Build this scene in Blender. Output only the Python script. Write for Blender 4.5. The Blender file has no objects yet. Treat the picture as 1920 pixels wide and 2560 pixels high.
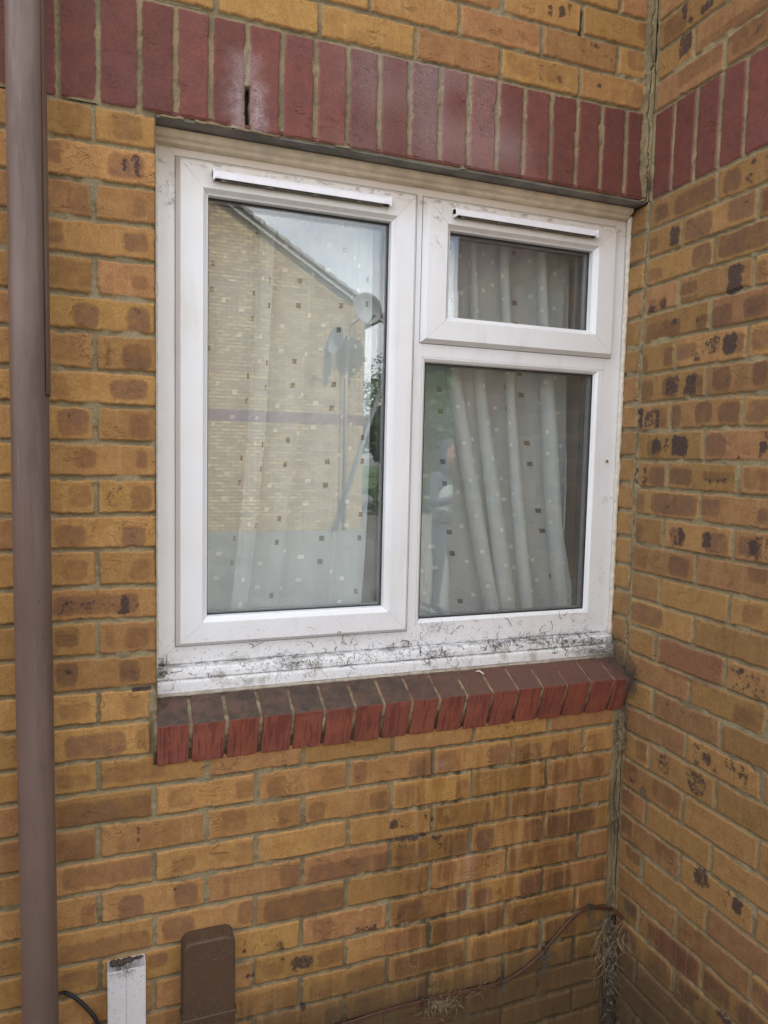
import bpy, bmesh, math, random
import numpy as np
from mathutils import Vector, Matrix

# ------------------------------------------------------------------ camera, sky, sun, exposure
S = bpy.context.scene
R = math.radians
cam_d = bpy.data.cameras.new("camera"); cam = bpy.data.objects.new("camera", cam_d)
S.collection.objects.link(cam); S.camera = cam
cam.location = (-1.32597, -1.59886, -0.69205)
cam.rotation_euler = (1.49427594, -0.02204613, -0.35458641)
cam_d.sensor_fit = 'VERTICAL'; cam_d.sensor_height = 24.0
cam_d.lens = 24.0 * 1788.49 / 2560.0
cam_d.clip_start = 0.02; cam_d.clip_end = 2000.0

SUN_EL, SUN_AZ = 52.0, 12.0            # the sun stands behind the window wall
w = bpy.data.worlds.new("World"); S.world = w; w.use_nodes = True
nt = w.node_tree; nt.nodes.clear()
wo = nt.nodes.new('ShaderNodeOutputWorld'); bg = nt.nodes.new('ShaderNodeBackground')
sky = nt.nodes.new('ShaderNodeTexSky'); sky.sky_type = 'NISHITA'; sky.sun_disc = False
sky.sun_elevation = R(SUN_EL); sky.sun_rotation = R(SUN_AZ)
sky.air_density = 1.0; sky.dust_density = 2.5; sky.ozone_density = 1.0
tc = nt.nodes.new('ShaderNodeTexCoord'); mp = nt.nodes.new('ShaderNodeMapping')
mp.inputs['Scale'].default_value = (1.0, 1.0, 2.2)
nz = nt.nodes.new('ShaderNodeTexNoise'); nz.inputs['Scale'].default_value = 2.1
nz.inputs['Detail'].default_value = 7; nz.inputs['Roughness'].default_value = 0.55
rp = nt.nodes.new('ShaderNodeValToRGB')
rp.color_ramp.elements[0].position = 0.40; rp.color_ramp.elements[0].color = (0.22, 0.22, 0.22, 1)
rp.color_ramp.elements[1].position = 0.60; rp.color_ramp.elements[1].color = (1, 1, 1, 1)
mx = nt.nodes.new('ShaderNodeMix'); mx.data_type = 'RGBA'
mx.inputs['B'].default_value = (9.6, 9.7, 10.0, 1)
L = nt.links.new
L(tc.outputs['Generated'], mp.inputs['Vector']); L(mp.outputs['Vector'], nz.inputs['Vector'])
L(nz.outputs['Fac'], rp.inputs['Fac']); L(rp.outputs['Color'], mx.inputs['Factor'])
L(sky.outputs['Color'], mx.inputs['A']); L(mx.outputs['Result'], bg.inputs['Color'])
bg.inputs['Strength'].default_value = 0.13
L(bg.outputs['Background'], wo.inputs['Surface'])

sd = bpy.data.lights.new("sun", 'SUN'); sun = bpy.data.objects.new("sun", sd)
S.collection.objects.link(sun); sd.energy = 4.6; sd.angle = R(0.8); sd.color = (1.0, 0.95, 0.87)
# light comes from +Y (azimuth measured from +Y towards +X), downwards
dv = Vector((math.sin(R(SUN_AZ)) * math.cos(R(SUN_EL)), math.cos(R(SUN_AZ)) * math.cos(R(SUN_EL)), math.sin(R(SUN_EL))))
sun.rotation_euler = dv.to_track_quat('Z', 'Y').to_euler(); sun.location = (0, 8, 12)

S.view_settings.view_transform = 'Standard'; S.view_settings.look = 'None'
S.view_settings.exposure = 1.42; S.view_settings.gamma = 1.0
S.cycles.transparent_max_bounces = 24; S.cycles.max_bounces = 10
S.cycles.diffuse_bounces = 4; S.cycles.glossy_bounces = 5
S.cycles.use_denoising = True

GZ = -2.35                              # ground level (z = 0 is the underside of the soldier course)
rng = np.random.RandomState(7); random.seed(11)

# ------------------------------------------------------------------ object helpers
def mesh_obj(name, verts, faces, mat=None, parent=None, smooth=False, mats=None, fmat=None):
    me = bpy.data.meshes.new(name)
    me.from_pydata([tuple(v) for v in verts], [], [tuple(f) for f in faces]); me.update()
    o = bpy.data.objects.new(name, me); S.collection.objects.link(o)
    for m in (mats or ([mat] if mat else [])): me.materials.append(m)
    if fmat is not None: me.polygons.foreach_set('material_index', np.array(fmat, dtype=np.int32))
    if smooth: me.polygons.foreach_set('use_smooth', np.ones(len(me.polygons), dtype=bool))
    if parent: o.parent = parent
    return o
def bm_obj(name, bm, mat, parent=None, smooth=False):
    me = bpy.data.meshes.new(name); bm.to_mesh(me); bm.free()
    o = bpy.data.objects.new(name, me); S.collection.objects.link(o)
    if mat: me.materials.append(mat)
    if smooth: me.polygons.foreach_set('use_smooth', np.ones(len(me.polygons), dtype=bool))
    if parent: o.parent = parent
    return o
def tag(o, label=None, cat=None, group=None, kind=None):
    if label: o['label'] = label
    if cat: o['category'] = cat
    if group: o['group'] = group
    if kind: o['kind'] = kind
    return o
def thing(name, label, cat, group=None):
    o = bpy.data.objects.new(name, None); S.collection.objects.link(o); o.empty_display_size = 0.1
    return tag(o, label, cat, group, 'thing')
def add_box(bm, x0, x1, y0, y1, z0, z1, bev=0.0, seg=1, rot=None):
    r = bmesh.ops.create_cube(bm, size=1.0)
    vs = r['verts']
    for v in vs:
        v.co = Vector(((x0 + x1) / 2 + v.co.x * (x1 - x0), (y0 + y1) / 2 + v.co.y * (y1 - y0), (z0 + z1) / 2 + v.co.z * (z1 - z0)))
    if bev > 0:
        es = list({e for v in vs for e in v.link_edges})
        bmesh.ops.bevel(bm, geom=es, offset=bev, segments=seg, affect='EDGES', profile=0.5)
    return vs
def box(name, x0, x1, y0, y1, z0, z1, mat, parent=None, bev=0.0, seg=1):
    bm = bmesh.new(); add_box(bm, x0, x1, y0, y1, z0, z1, bev, seg)
    return bm_obj(name, bm, mat, parent)
def loops_geo(loops, g=0.0003, V=None, F=None):
    """mitred frame: rectangular loops (x0,x1,z0,z1,y) joined one to the next, four members with hairline mitres"""
    V = [] if V is None else V; F = [] if F is None else F
    def corners(l):
        x0, x1, z0, z1, y = l
        return [(x0, y, z0), (x1, y, z0), (x1, y, z1), (x0, y, z1)]
    sg = [(g, 0), (0, g), (-g, 0), (0, -g)]
    for s in range(4):
        dx, dz = sg[s]
        for a, b in zip(loops[:-1], loops[1:]):
            ca, cb = corners(a), corners(b); i, j = s, (s + 1) % 4
            pts = [(ca[i][0] + dx, ca[i][1], ca[i][2] + dz), (ca[j][0] - dx, ca[j][1], ca[j][2] - dz),
                   (cb[j][0] - dx, cb[j][1], cb[j][2] - dz), (cb[i][0] + dx, cb[i][1], cb[i][2] + dz)]
            n = len(V); V += pts; F.append((n, n + 1, n + 2, n + 3))
    return V, F
def tube_geo(V, F, pts, rad, n=6, closed=True):
    """tube along pts, radius a number or a list"""
    P = [Vector(p) for p in pts]; base = len(V); up = Vector((0.13, 0.27, 0.95))
    for i, p in enumerate(P):
        t = (P[min(i + 1, len(P) - 1)] - P[max(i - 1, 0)])
        if t.length < 1e-9: t = Vector((0, 0, 1))
        t.normalize(); a = t.cross(up)
        if a.length < 1e-3: a = t.cross(Vector((1, 0, 0)))
        a.normalize(); b = t.cross(a)
        r = rad[i] if hasattr(rad, '__len__') else rad
        for k in range(n):
            th = 2 * math.pi * k / n; V.append(tuple(p + a * (r * math.cos(th)) + b * (r * math.sin(th))))
    for i in range(len(P) - 1):
        for k in range(n):
            F.append((base + i * n + k, base + i * n + (k + 1) % n, base + (i + 1) * n + (k + 1) % n, base + (i + 1) * n + k))
    if closed:
        F.append(tuple(base + k for k in range(n))[::-1]); F.append(tuple(base + (len(P) - 1) * n + k for k in range(n)))
def tube(name, pts, rad, mat, parent=None, n=8, smooth=True):
    V, F = [], []; tube_geo(V, F, pts, rad, n); return mesh_obj(name, V, F, mat, parent, smooth)
def extrude_x(name, prof, x0, x1, mat, parent=None, smooth=False):
    """closed profile [(y,z)] run along x"""
    n = len(prof); V = [(x0, y, z) for y, z in prof] + [(x1, y, z) for y, z in prof]
    F = [(i, (i + 1) % n, n + (i + 1) % n, n + i) for i in range(n)] + [tuple(range(n))[::-1], tuple(range(n, 2 * n))]
    return mesh_obj(name, V, F, mat, parent, smooth)

# ------------------------------------------------------------------ material helpers
class NT:
    def __init__(s, name):
        s.m = bpy.data.materials.new(name); s.m.use_nodes = True; s.t = s.m.node_tree; s.t.nodes.clear()
        s.out = s.n('OutputMaterial')
    def n(s, k, **kw):
        nd = s.t.nodes.new('ShaderNode' + k)
        for a, b in kw.items():
            if a in nd.inputs: nd.inputs[a].default_value = b
            else: setattr(nd, a, b)
        return nd
    def l(s, a, b): s.t.links.new(a, b)
    def set(s, sock, v):
        if isinstance(v, (int, float)): sock.default_value = v
        elif isinstance(v, (tuple, list)): sock.default_value = (*v, 1) if len(v) == 3 and len(sock.default_value) == 4 else v
        else: s.l(v, sock)
    def mix(s, f, a, b, mode='MIX'):
        n = s.n('Mix', data_type='RGBA', blend_type=mode); s.set(n.inputs['Factor'], f); s.set(n.inputs['A'], a); s.set(n.inputs['B'], b)
        return n.outputs['Result']
    def math(s, op, a, b=0.0, c=0.0, clamp=False):
        n = s.n('Math', operation=op, use_clamp=clamp); s.set(n.inputs[0], a); s.set(n.inputs[1], b); s.set(n.inputs[2], c); return n.outputs[0]
    def ramp(s, v, lo, hi, a=0.0, b=1.0):
        n = s.n('MapRange', interpolation_type='SMOOTHSTEP'); s.set(n.inputs['Value'], v)
        for k, q in zip(('From Min', 'From Max', 'To Min', 'To Max'), (lo, hi, a, b)): s.set(n.inputs[k], q)
        return n.outputs['Result']
    def noise(s, scale, detail=4, rough=0.55, vec=None, stretch=None, out='Fac', dist=0.0):
        n = s.n('TexNoise'); n.inputs['Scale'].default_value = scale; n.inputs['Detail'].default_value = detail
        n.inputs['Roughness'].default_value = rough; n.inputs['Distortion'].default_value = dist
        v = vec if vec is not None else s.pos()
        if stretch:
            m = s.n('Mapping'); m.inputs['Scale'].default_value = stretch; s.l(v, m.inputs['Vector']); v = m.outputs['Vector']
        s.l(v, n.inputs['Vector']); return n.outputs[out]
    def pos(s):
        if not hasattr(s, '_p'): s._p = s.n('TexCoord').outputs['Object']
        return s._p
    def attr(s, name):
        a = s.n('Attribute'); a.attribute_name = name; sp = s.n('SeparateColor'); s.l(a.outputs['Color'], sp.inputs[0])
        return sp.outputs[0], sp.outputs[1], sp.outputs[2], a.outputs['Alpha']
    def bump(s, h, strength=0.5, dist=0.001, prev=None):
        b = s.n('Bump'); b.inputs['Strength'].default_value = strength; b.inputs['Distance'].default_value = dist
        s.l(h, b.inputs['Height'])
        if prev is not None: s.l(prev, b.inputs['Normal'])
        return b.outputs['Normal']
    def principled(s, col, rough=0.6, normal=None, spec=0.5, **kw):
        p = s.n('BsdfPrincipled'); s.set(p.inputs['Base Color'], col); s.set(p.inputs['Roughness'], rough)
        p.inputs['Specular IOR Level'].default_value = spec
        if normal is not None: s.l(normal, p.inputs['Normal'])
        for a, b in kw.items(): s.set(p.inputs[a], b)
        s.l(p.outputs[0], s.out.inputs['Surface']); return p

def simple(name, col, rough=0.6, var=0.15, scale=30, bump=0.3, bscale=200, bd=0.0005, spec=0.5, metal=0.0):
    t = NT(name); n1 = t.noise(scale, 5); f = t.ramp(n1, 0.3, 0.7)
    c = t.mix(f, tuple(v * (1 - var) for v in col), tuple(min(1, v * (1 + var)) for v in col))
    nb = t.bump(t.noise(bscale, 3), bump, bd)
    t.principled(c, rough, nb, spec, Metallic=metal); return t.m

# brick walls: masks live on the vertices (a = joint mask, kiln mark, soot plus hole and crack shade, pale bloom plus sheen; b = tone, hue, red, damp)
def brick_material(name, dull=0.0, tone_k=1.0, pits=0.0):
    t = NT(name)
    mask, kiss, soot, white = t.attr('ma'); tone, hue, red, damp = t.attr('mb')
    nA = t.noise(28, 5, 0.6); nB = t.noise(240, 4, 0.7); nC = t.noise(900, 2, 0.6); nD = t.noise(9, 3)
    nS = t.noise(60, 4, 0.6, stretch=(1.0, 1.0, 0.12)); nS2 = t.noise(25, 3, 0.6, stretch=(1, 1, 0.2))
    m = t.ramp(t.math('ADD', mask, t.math('MULTIPLY', t.math('SUBTRACT', nB, 0.5), 0.55)), 0.40, 0.56)
    # clay body
    ya = t.mix(hue, (0.400, 0.230, 0.074), (0.378, 0.195, 0.084)); yb = t.mix(hue, (0.348, 0.186, 0.058), (0.300, 0.145, 0.064))
    yel = t.mix(t.ramp(nA, 0.3, 0.7), ya, yb)
    yel = t.mix(t.math('MULTIPLY', t.ramp(nS, 0.52, 0.72), 0.45), yel, (0.46, 0.27, 0.12))
    yel = t.mix(t.math('MULTIPLY', t.ramp(nS2, 0.55, 0.75), 0.35), yel, (0.27, 0.125, 0.05))
    kiss = t.math('MULTIPLY', kiss, t.ramp(t.noise(24, 3, 0.6), 0.25, 0.7, 0.55, 1.25))
    kv = t.math('ADD', kiss, t.math('MULTIPLY', t.math('SUBTRACT', nB, 0.5), 0.22))
    yel = t.mix(t.ramp(kv, 0.12, 0.6, 0, 0.62), yel, (0.205, 0.098, 0.040))
    yel = t.mix(t.ramp(kv, 0.5, 1.0, 0, 0.6), yel, (0.180, 0.094, 0.060))
    rd = t.mix(t.ramp(nA, 0.25, 0.75), (0.140, 0.046, 0.036), (0.195, 0.062, 0.045))
    rd = t.mix(t.ramp(nD, 0.4, 0.7, 0, 0.6), rd, (0.150, 0.056, 0.052))
    rd = t.mix(t.ramp(nC, 0.58, 0.75, 0, 0.35), rd, (0.34, 0.15, 0.13))
    body = t.mix(red, yel, rd)
    body = t.mix(1.0, body, t.n('CombineColor').outputs[0], 'MULTIPLY') if False else body
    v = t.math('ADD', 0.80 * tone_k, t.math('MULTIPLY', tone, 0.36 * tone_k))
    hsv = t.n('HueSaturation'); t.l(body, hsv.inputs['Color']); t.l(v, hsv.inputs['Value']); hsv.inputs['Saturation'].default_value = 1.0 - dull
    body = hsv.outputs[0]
    grain = t.math('ADD', t.math('ADD', t.ramp(nB, 0.3, 0.7, 0.66, 0.98), t.ramp(nC, 0.3, 0.7, 0.0, 0.24)), t.ramp(t.noise(75, 4, 0.7), 0.3, 0.7, 0.0, 0.16)); hs2 = t.n('HueSaturation'); t.l(body, hs2.inputs['Color']); t.l(grain, hs2.inputs['Value']); body = hs2.outputs[0]
    # drag creases and small pits
    cr = t.math('ABSOLUTE', t.math('SUBTRACT', t.noise(16, 3, 0.6, stretch=(1, 1, 2.2), dist=1.2), 0.5))
    crm = t.math('MULTIPLY', t.ramp(cr, 0.010, 0.002), t.ramp(t.noise(11, 2), 0.52, 0.62))
    body = t.mix(t.math('MULTIPLY', crm, 0.6), body, (0.12, 0.065, 0.03))
    body = t.mix(t.math('MULTIPLY', t.ramp(t.noise(420, 2, 0.5), 0.70 - 0.05 * pits, 0.76 - 0.05 * pits), 0.6), body, (0.06, 0.035, 0.025))
    # arris: paler rubbed edge of each brick
    edge = t.math('MULTIPLY', t.ramp(mask, 0.5, 0.8), t.math('SUBTRACT', 1.0, t.ramp(mask, 0.86, 1.0)))
    body = t.mix(t.math('MULTIPLY', edge, 0.4), body, t.mix(red, (0.44, 0.25, 0.11), (0.30, 0.12, 0.09)))
    # mortar
    mo = t.mix(t.ramp(nA, 0.3, 0.7), (0.220, 0.170, 0.092), (0.300, 0.238, 0.135))
    mo = t.mix(t.ramp(nD, 0.45, 0.62, 0, 0.7), mo, (0.135, 0.105, 0.058))
    mo = t.mix(t.ramp(nC, 0.3, 0.7, 0, 0.35), mo, (0.33, 0.28, 0.175))
    mo = t.mix(t.math('MULTIPLY', damp, t.ramp(nS2, 0.47, 0.62)), mo, (0.105, 0.085, 0.050))
    lime = t.math('MULTIPLY', damp, t.math('MULTIPLY', t.ramp(nS, 0.50, 0.60), t.ramp(t.noise(7, 3), 0.42, 0.55)))
    mo = t.mix(t.math('MULTIPLY', lime, 0.6), mo, (0.40, 0.345, 0.23))
    mgr = t.ramp(nB, 0.3, 0.7, 0.82, 1.16); hs3 = t.n('HueSaturation'); t.l(mo, hs3.inputs['Color']); t.l(mgr, hs3.inputs['Value']); mo = hs3.outputs[0]
    col = t.mix(m, mo, body)
    # damp streaks, grime and painted shade at the foot
    st = t.math('MULTIPLY', damp, t.ramp(t.noise(34, 4, 0.6, stretch=(1.0, 1.0, 0.09)), 0.46, 0.60))
    dk = t.mix(1.0, col, (0.60, 0.52, 0.42), 'MULTIPLY'); dry = t.math('MULTIPLY', damp, t.ramp(t.noise(52, 3, 0.6, stretch=(1.0, 1.0, 0.07)), 0.56, 0.63)); col = t.mix(t.math('MULTIPLY', dry, 0.5), col, (0.43, 0.255, 0.115))
    st2 = t.math('MULTIPLY', damp, t.ramp(t.noise(15, 4, 0.55, stretch=(1.0, 1.0, 0.22), dist=0.6), 0.52, 0.56))
    st = t.math('MAXIMUM', st, t.math('MULTIPLY', st2, 0.8)); col = t.mix(t.math('MULTIPLY', st, 0.66), col, dk)
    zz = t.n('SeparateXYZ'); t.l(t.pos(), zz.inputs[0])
    mud_shade = t.ramp(t.math('ADD', zz.outputs['Z'], t.math('MULTIPLY', t.math('SUBTRACT', nA, 0.5), 0.16)), -1.93, -2.12)  # soil splash with the shade at the wall foot painted in
    col = t.mix(t.math('MULTIPLY', mud_shade, 0.8), col, (0.085, 0.058, 0.032))
    # soot / kiln spots, also the shade painted in holes and cracks
    sn = t.math('MULTIPLY', t.math('SUBTRACT', t.noise(45, 3, 0.6), 0.5), 1.3)
    sf = t.math('ADD', t.math('ADD', soot, sn), t.math('ADD', t.math('MULTIPLY', t.math('SUBTRACT', t.noise(120, 2, 0.5), 0.5), 0.8), t.math('MULTIPLY', t.math('SUBTRACT', t.noise(420, 2, 0.5), 0.5), 1.3)))
    sm = t.math('MULTIPLY', t.ramp(sf, 0.52, 0.64), t.ramp(soot, 0.02, 0.12))
    col = t.mix(t.math('MULTIPLY', sm, 0.88), col, t.mix(t.ramp(nB, 0.35, 0.65), (0.032, 0.024, 0.028), (0.075, 0.048, 0.040)))
    wf = t.math('MULTIPLY', t.math('MULTIPLY', white, t.ramp(soot, 0.9, 0.5)), t.ramp(nC, 0.30, 0.62))
    col = t.mix(t.math('MULTIPLY', wf, 0.8), col, (0.60, 0.53, 0.53))
    h = t.math('ADD', t.math('MULTIPLY', nB, 0.7), t.math('MULTIPLY', nC, 0.5))
    h = t.math('ADD', h, t.math('MULTIPLY', nS, 0.5)); h = t.math('SUBTRACT', h, t.math('MULTIPLY', crm, 0.8)); h = t.math('SUBTRACT', h, t.math('MULTIPLY', sm, 0.5))
    nb = t.bump(h, 1.0, 0.0015)
    rough = t.math('SUBTRACT', 0.92, t.math('MULTIPLY', red, 0.22))
    t.principled(col, rough, nb, 0.35)
    return t.m
M = {}
M['brick'] = brick_material('weathered_brick')
M['brick_ret'] = brick_material('weathered_brick_shaded', 0.03, 0.80, 1.0)  # lower tone paints shade into the return wall; pits are its own

def upvc_material():
    t = NT('white_upvc'); p = t.pos(); sp = t.n('SeparateXYZ'); t.l(p, sp.inputs[0]); z = sp.outputs['Z']; y = sp.outputs['Y']
    base = t.mix(t.ramp(t.noise(6, 3), 0.3, 0.7), (0.82, 0.835, 0.865), (0.79, 0.795, 0.81))
    # yellowed grime and painted warm bounce under the head of the opening, algae specks along the foot
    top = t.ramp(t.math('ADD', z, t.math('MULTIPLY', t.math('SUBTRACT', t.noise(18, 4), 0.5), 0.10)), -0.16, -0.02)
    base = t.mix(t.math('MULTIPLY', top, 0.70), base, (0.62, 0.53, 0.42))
    ln = t.math('MULTIPLY', t.ramp(t.noise(70, 5, 0.7, stretch=(0.6, 1, 1.4)), 0.50, 0.62), t.math('MULTIPLY', t.ramp(z, -0.075, -0.062), t.ramp(z, -0.046, -0.054)))
    base = t.mix(t.math('MULTIPLY', ln, 0.75), base, (0.30, 0.27, 0.23))
    lo = t.ramp(t.math('ADD', z, t.math('MULTIPLY', t.math('SUBTRACT', t.noise(14, 4), 0.5), 0.12)), -1.05, -1.20)
    sp1 = t.math('MULTIPLY', t.ramp(t.noise(190, 3, 0.65), 0.60, 0.68), lo)
    sp2 = t.math('MULTIPLY', t.ramp(t.noise(60, 6, 0.75, dist=1.5), 0.60, 0.66), lo)
    base = t.mix(t.math('MULTIPLY', sp1, 0.75), base, (0.14, 0.12, 0.09)); base = t.mix(t.math('MULTIPLY', sp2, 0.8), base, (0.10, 0.09, 0.075))
    for zc, wd in ((-1.1795, 0.006), (-1.2075, 0.004)):
        bd = t.math('SUBTRACT', 1.0, t.math('DIVIDE', t.math('ABSOLUTE', t.math('SUBTRACT', z, zc)), wd, clamp=True), clamp=True)
        base = t.mix(t.math('MULTIPLY', bd, t.ramp(t.noise(50, 6, 0.75, stretch=(.5, 1, 1)), 0.42, 0.6, 0.1, 0.8)), base, (0.11, 0.10, 0.08))
    gm = t.math('MULTIPLY', t.ramp(t.noise(17, 5, 0.7), 0.52, 0.68), t.ramp(z, -1.15, -1.19)); base = t.mix(t.math('MULTIPLY', gm, 0.55), base, (0.27, 0.25, 0.19))
    fz = t.math('MULTIPLY', t.math('MULTIPLY', t.ramp(t.noise(26, 3, 0.6), 0.50, 0.62), t.ramp(t.noise(230, 3, 0.7), 0.48, 0.60)), t.math('MULTIPLY', t.ramp(z, -1.165, -1.182), t.ramp(z, -1.218, -1.200)))
    base = t.mix(t.math('MULTIPLY', fz, 0.75), base, (0.12, 0.105, 0.075))
    gl = t.ramp(t.noise(120, 4, 0.7), 0.66, 0.74); base = t.mix(t.math('MULTIPLY', gl, 0.30), base, (0.42, 0.38, 0.33))
    base = t.mix(t.math('MULTIPLY', t.ramp(t.noise(22, 5, 0.7, stretch=(1, 1, 0.2)), 0.5, 0.75), 0.25), base, (0.58, 0.55, 0.50))
    nb = t.bump(t.noise(900, 2), 0.12, 0.0002)
    t.principled(base, 0.38, nb, 0.45); return t.m
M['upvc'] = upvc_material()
M['vent'] = simple('vent_white_plastic', (0.84, 0.84, 0.88), 0.3, 0.04, 20, 0.1)
M['trim'] = simple('cream_head_trim', (0.68, 0.585, 0.45), 0.5, 0.14, 22, 0.3)
M['black'] = simple('black_rubber', (0.02, 0.02, 0.024), 0.5, 0.2)
M['spacer'] = simple('grey_spacer', (0.17, 0.18, 0.19), 0.4, 0.2, 300)
M['grille'] = simple('dark_grille', (0.05, 0.045, 0.04), 0.7, 0.2)
M['lintel'] = simple('grey_lintel_metal', (0.16, 0.15, 0.135), 0.6, 0.4, 12, 0.5, 120)
M['sealant'] = simple('pale_sealant', (0.62, 0.57, 0.48), 0.6, 0.14, 60, 0.6, 150, 0.001)
M['mastic'] = simple('dirty_mastic', (0.36, 0.32, 0.26), 0.75, 0.25, 50, 0.7, 150, 0.001)
M['plaster'] = simple('room_plaster', (0.34, 0.36, 0.38), 0.8, 0.05, 5, 0.1)
M['carpet'] = simple('room_carpet', (0.10, 0.09, 0.08), 0.95, 0.2, 30, 0.5)
M['sofa'] = simple('sofa_cloth', (0.035, 0.037, 0.04), 0.9, 0.2, 30, 0.5)
M['cable_b'] = simple('black_cable', (0.015, 0.015, 0.017), 0.45, 0.2)
M['cable_n'] = simple('brown_cable', (0.085, 0.032, 0.014), 0.5, 0.25, 50)
M['straw'] = simple('dry_straw', (0.34, 0.26, 0.16), 0.85, 0.35, 90)
M['root'] = simple('dark_dead_root', (0.095, 0.076, 0.056), 0.9, 0.4, 90)
M['web'] = simple('grey_web_fibre', (0.15, 0.125, 0.10), 0.9, 0.3, 90)
M['leafdry'] = simple('dry_leaf', (0.14, 0.055, 0.025), 0.7, 0.3, 60)
M['shell'] = simple('snail_shell', (0.16, 0.12, 0.07), 0.4, 0.4, 400)
M['grub'] = simple('pale_shred', (0.62, 0.58, 0.50), 0.6, 0.1, 100)

def pipe_material():
    t = NT('brown_pipe_plastic')
    st = t.ramp(t.noise(24, 6, 0.72, stretch=(1, 1, 0.10), dist=0.4), 0.48, 0.66)
    c = t.mix(t.ramp(t.noise(7, 4, stretch=(1, 1, 0.4)), 0.35, 0.65), (0.118, 0.075, 0.060), (0.155, 0.103, 0.086))
    c = t.mix(t.math('MULTIPLY', st, 0.55), c, (0.085, 0.052, 0.045)); c = t.mix(t.math('MULTIPLY', t.ramp(t.noise(40, 5, 0.75, stretch=(1, 1, 0.06)), 0.60, 0.68), 0.4), c, (0.24, 0.185, 0.17))
    c = t.mix(t.math('MULTIPLY', t.ramp(t.noise(120, 4, 0.7, stretch=(1, 1, 0.35)), 0.67, 0.72), 0.8), c, (0.05, 0.03, 0.03))
    h = t.math('ADD', t.noise(30, 5, 0.7, stretch=(1, 1, 0.14)), t.math('MULTIPLY', t.noise(300, 3), 0.25))
    t.principled(c, t.math('ADD', 0.44, t.math('MULTIPLY', st, 0.22)), t.bump(h, 0.6, 0.0018), 0.5); return t.m
M['pipe'] = pipe_material()
def cover_material(name, a, b, rough, speck):
    t = NT(name)
    c = t.mix(t.ramp(t.noise(9, 5, stretch=(1, 1, 0.35)), 0.3, 0.7), a, b)
    c = t.mix(t.math('MULTIPLY', t.ramp(t.noise(160, 5, 0.75), 0.56, 0.70), 0.75), c, speck)
    z = t.n('SeparateXYZ'); t.l(t.pos(), z.inputs[0])
    t.principled(c, rough, t.bump(t.noise(260, 4), 0.4, 0.0006), 0.45); return t.m
M['cover'] = cover_material('brown_cover_plastic', (0.062, 0.032, 0.017), (0.088, 0.048, 0.027), 0.60, (0.15, 0.115, 0.09))
M['trunking'] = cover_material('white_trunking_plastic', (0.56, 0.55, 0.56), (0.66, 0.65, 0.66), 0.4, (0.20, 0.18, 0.15))
M['sill'] = None

def glass_material():
    t = NT('window_glass')
    lw_ = t.n('LayerWeight'); lw_.inputs['Blend'].default_value = 0.5
    fr = t.math('ADD', 0.062, t.math('MULTIPLY', 0.938, t.math('POWER', lw_.outputs['Facing'], 5.0)))
    tr = t.n('BsdfTransparent'); tr.inputs['Color'].default_value = (0.975, 0.985, 0.982, 1)
    gl = t.n('BsdfGlossy'); gl.inputs['Roughness'].default_value = 0.0; gl.inputs['Color'].default_value = (1, 1, 1, 1)
    a = t.n('MixShader'); t.l(fr, a.inputs[0]); t.l(tr.outputs[0], a.inputs[1]); t.l(gl.outputs[0], a.inputs[2])
    # dried rain dirt and condensation
    sp = t.n('SeparateXYZ'); t.l(t.pos(), sp.inputs[0]); z = sp.outputs['Z']
    d = t.math('MULTIPLY', t.ramp(t.noise(16, 6, 0.7, stretch=(1, 1, 0.25)), 0.35, 0.8), 0.035)
    low = t.math('MULTIPLY', t.ramp(z, -0.93, -1.12), t.ramp(t.noise(240, 3, 0.7), 0.45, 0.7))
    d = t.math('ADD', d, t.math('MULTIPLY', low, 0.075)); d = t.math('ADD', d, 0.012)
    di = t.n('BsdfDiffuse'); di.inputs['Color'].default_value = (0.62, 0.64, 0.63, 1)
    b = t.n('MixShader'); t.l(d, b.inputs[0]); t.l(a.outputs[0], b.inputs[1]); t.l(di.outputs[0], b.inputs[2])
    t.l(b.outputs[0], t.out.inputs['Surface']); return t.m
M['glass'] = glass_material()
def voile(name, col, clear, weave=True):
    t = NT(name)
    tr = t.n('BsdfTransparent'); di = t.n('BsdfDiffuse'); tl = t.n('BsdfTranslucent')
    di.inputs['Color'].default_value = (*col, 1); tl.inputs['Color'].default_value = (*col, 1)
    a = t.n('MixShader'); a.inputs[0].default_value = 0.14; t.l(di.outputs[0], a.inputs[1]); t.l(tl.outputs[0], a.inputs[2])
    f = t.math('ADD', clear, t.math('MULTIPLY', t.math('SUBTRACT', t.noise(40, 4, stretch=(1, 1, 0.3)), 0.5), 0.18), clamp=True)
    b = t.n('MixShader'); t.l(f, b.inputs[0]); t.l(a.outputs[0], b.inputs[1]); t.l(tr.outputs[0], b.inputs[2])
    t.l(b.outputs[0], t.out.inputs['Surface']); return t.m
M['voile'] = voile('sheer_voile', (0.88, 0.93, 0.95), 0.30)
M['sq_dark'] = voile('brown_square', (0.085, 0.055, 0.042), 0.32)
M['sq_light'] = voile('ivory_square', (0.97, 0.96, 0.92), 0.0)
M['header'] = voile('header_tape', (0.55, 0.55, 0.52), 0.35)

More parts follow.
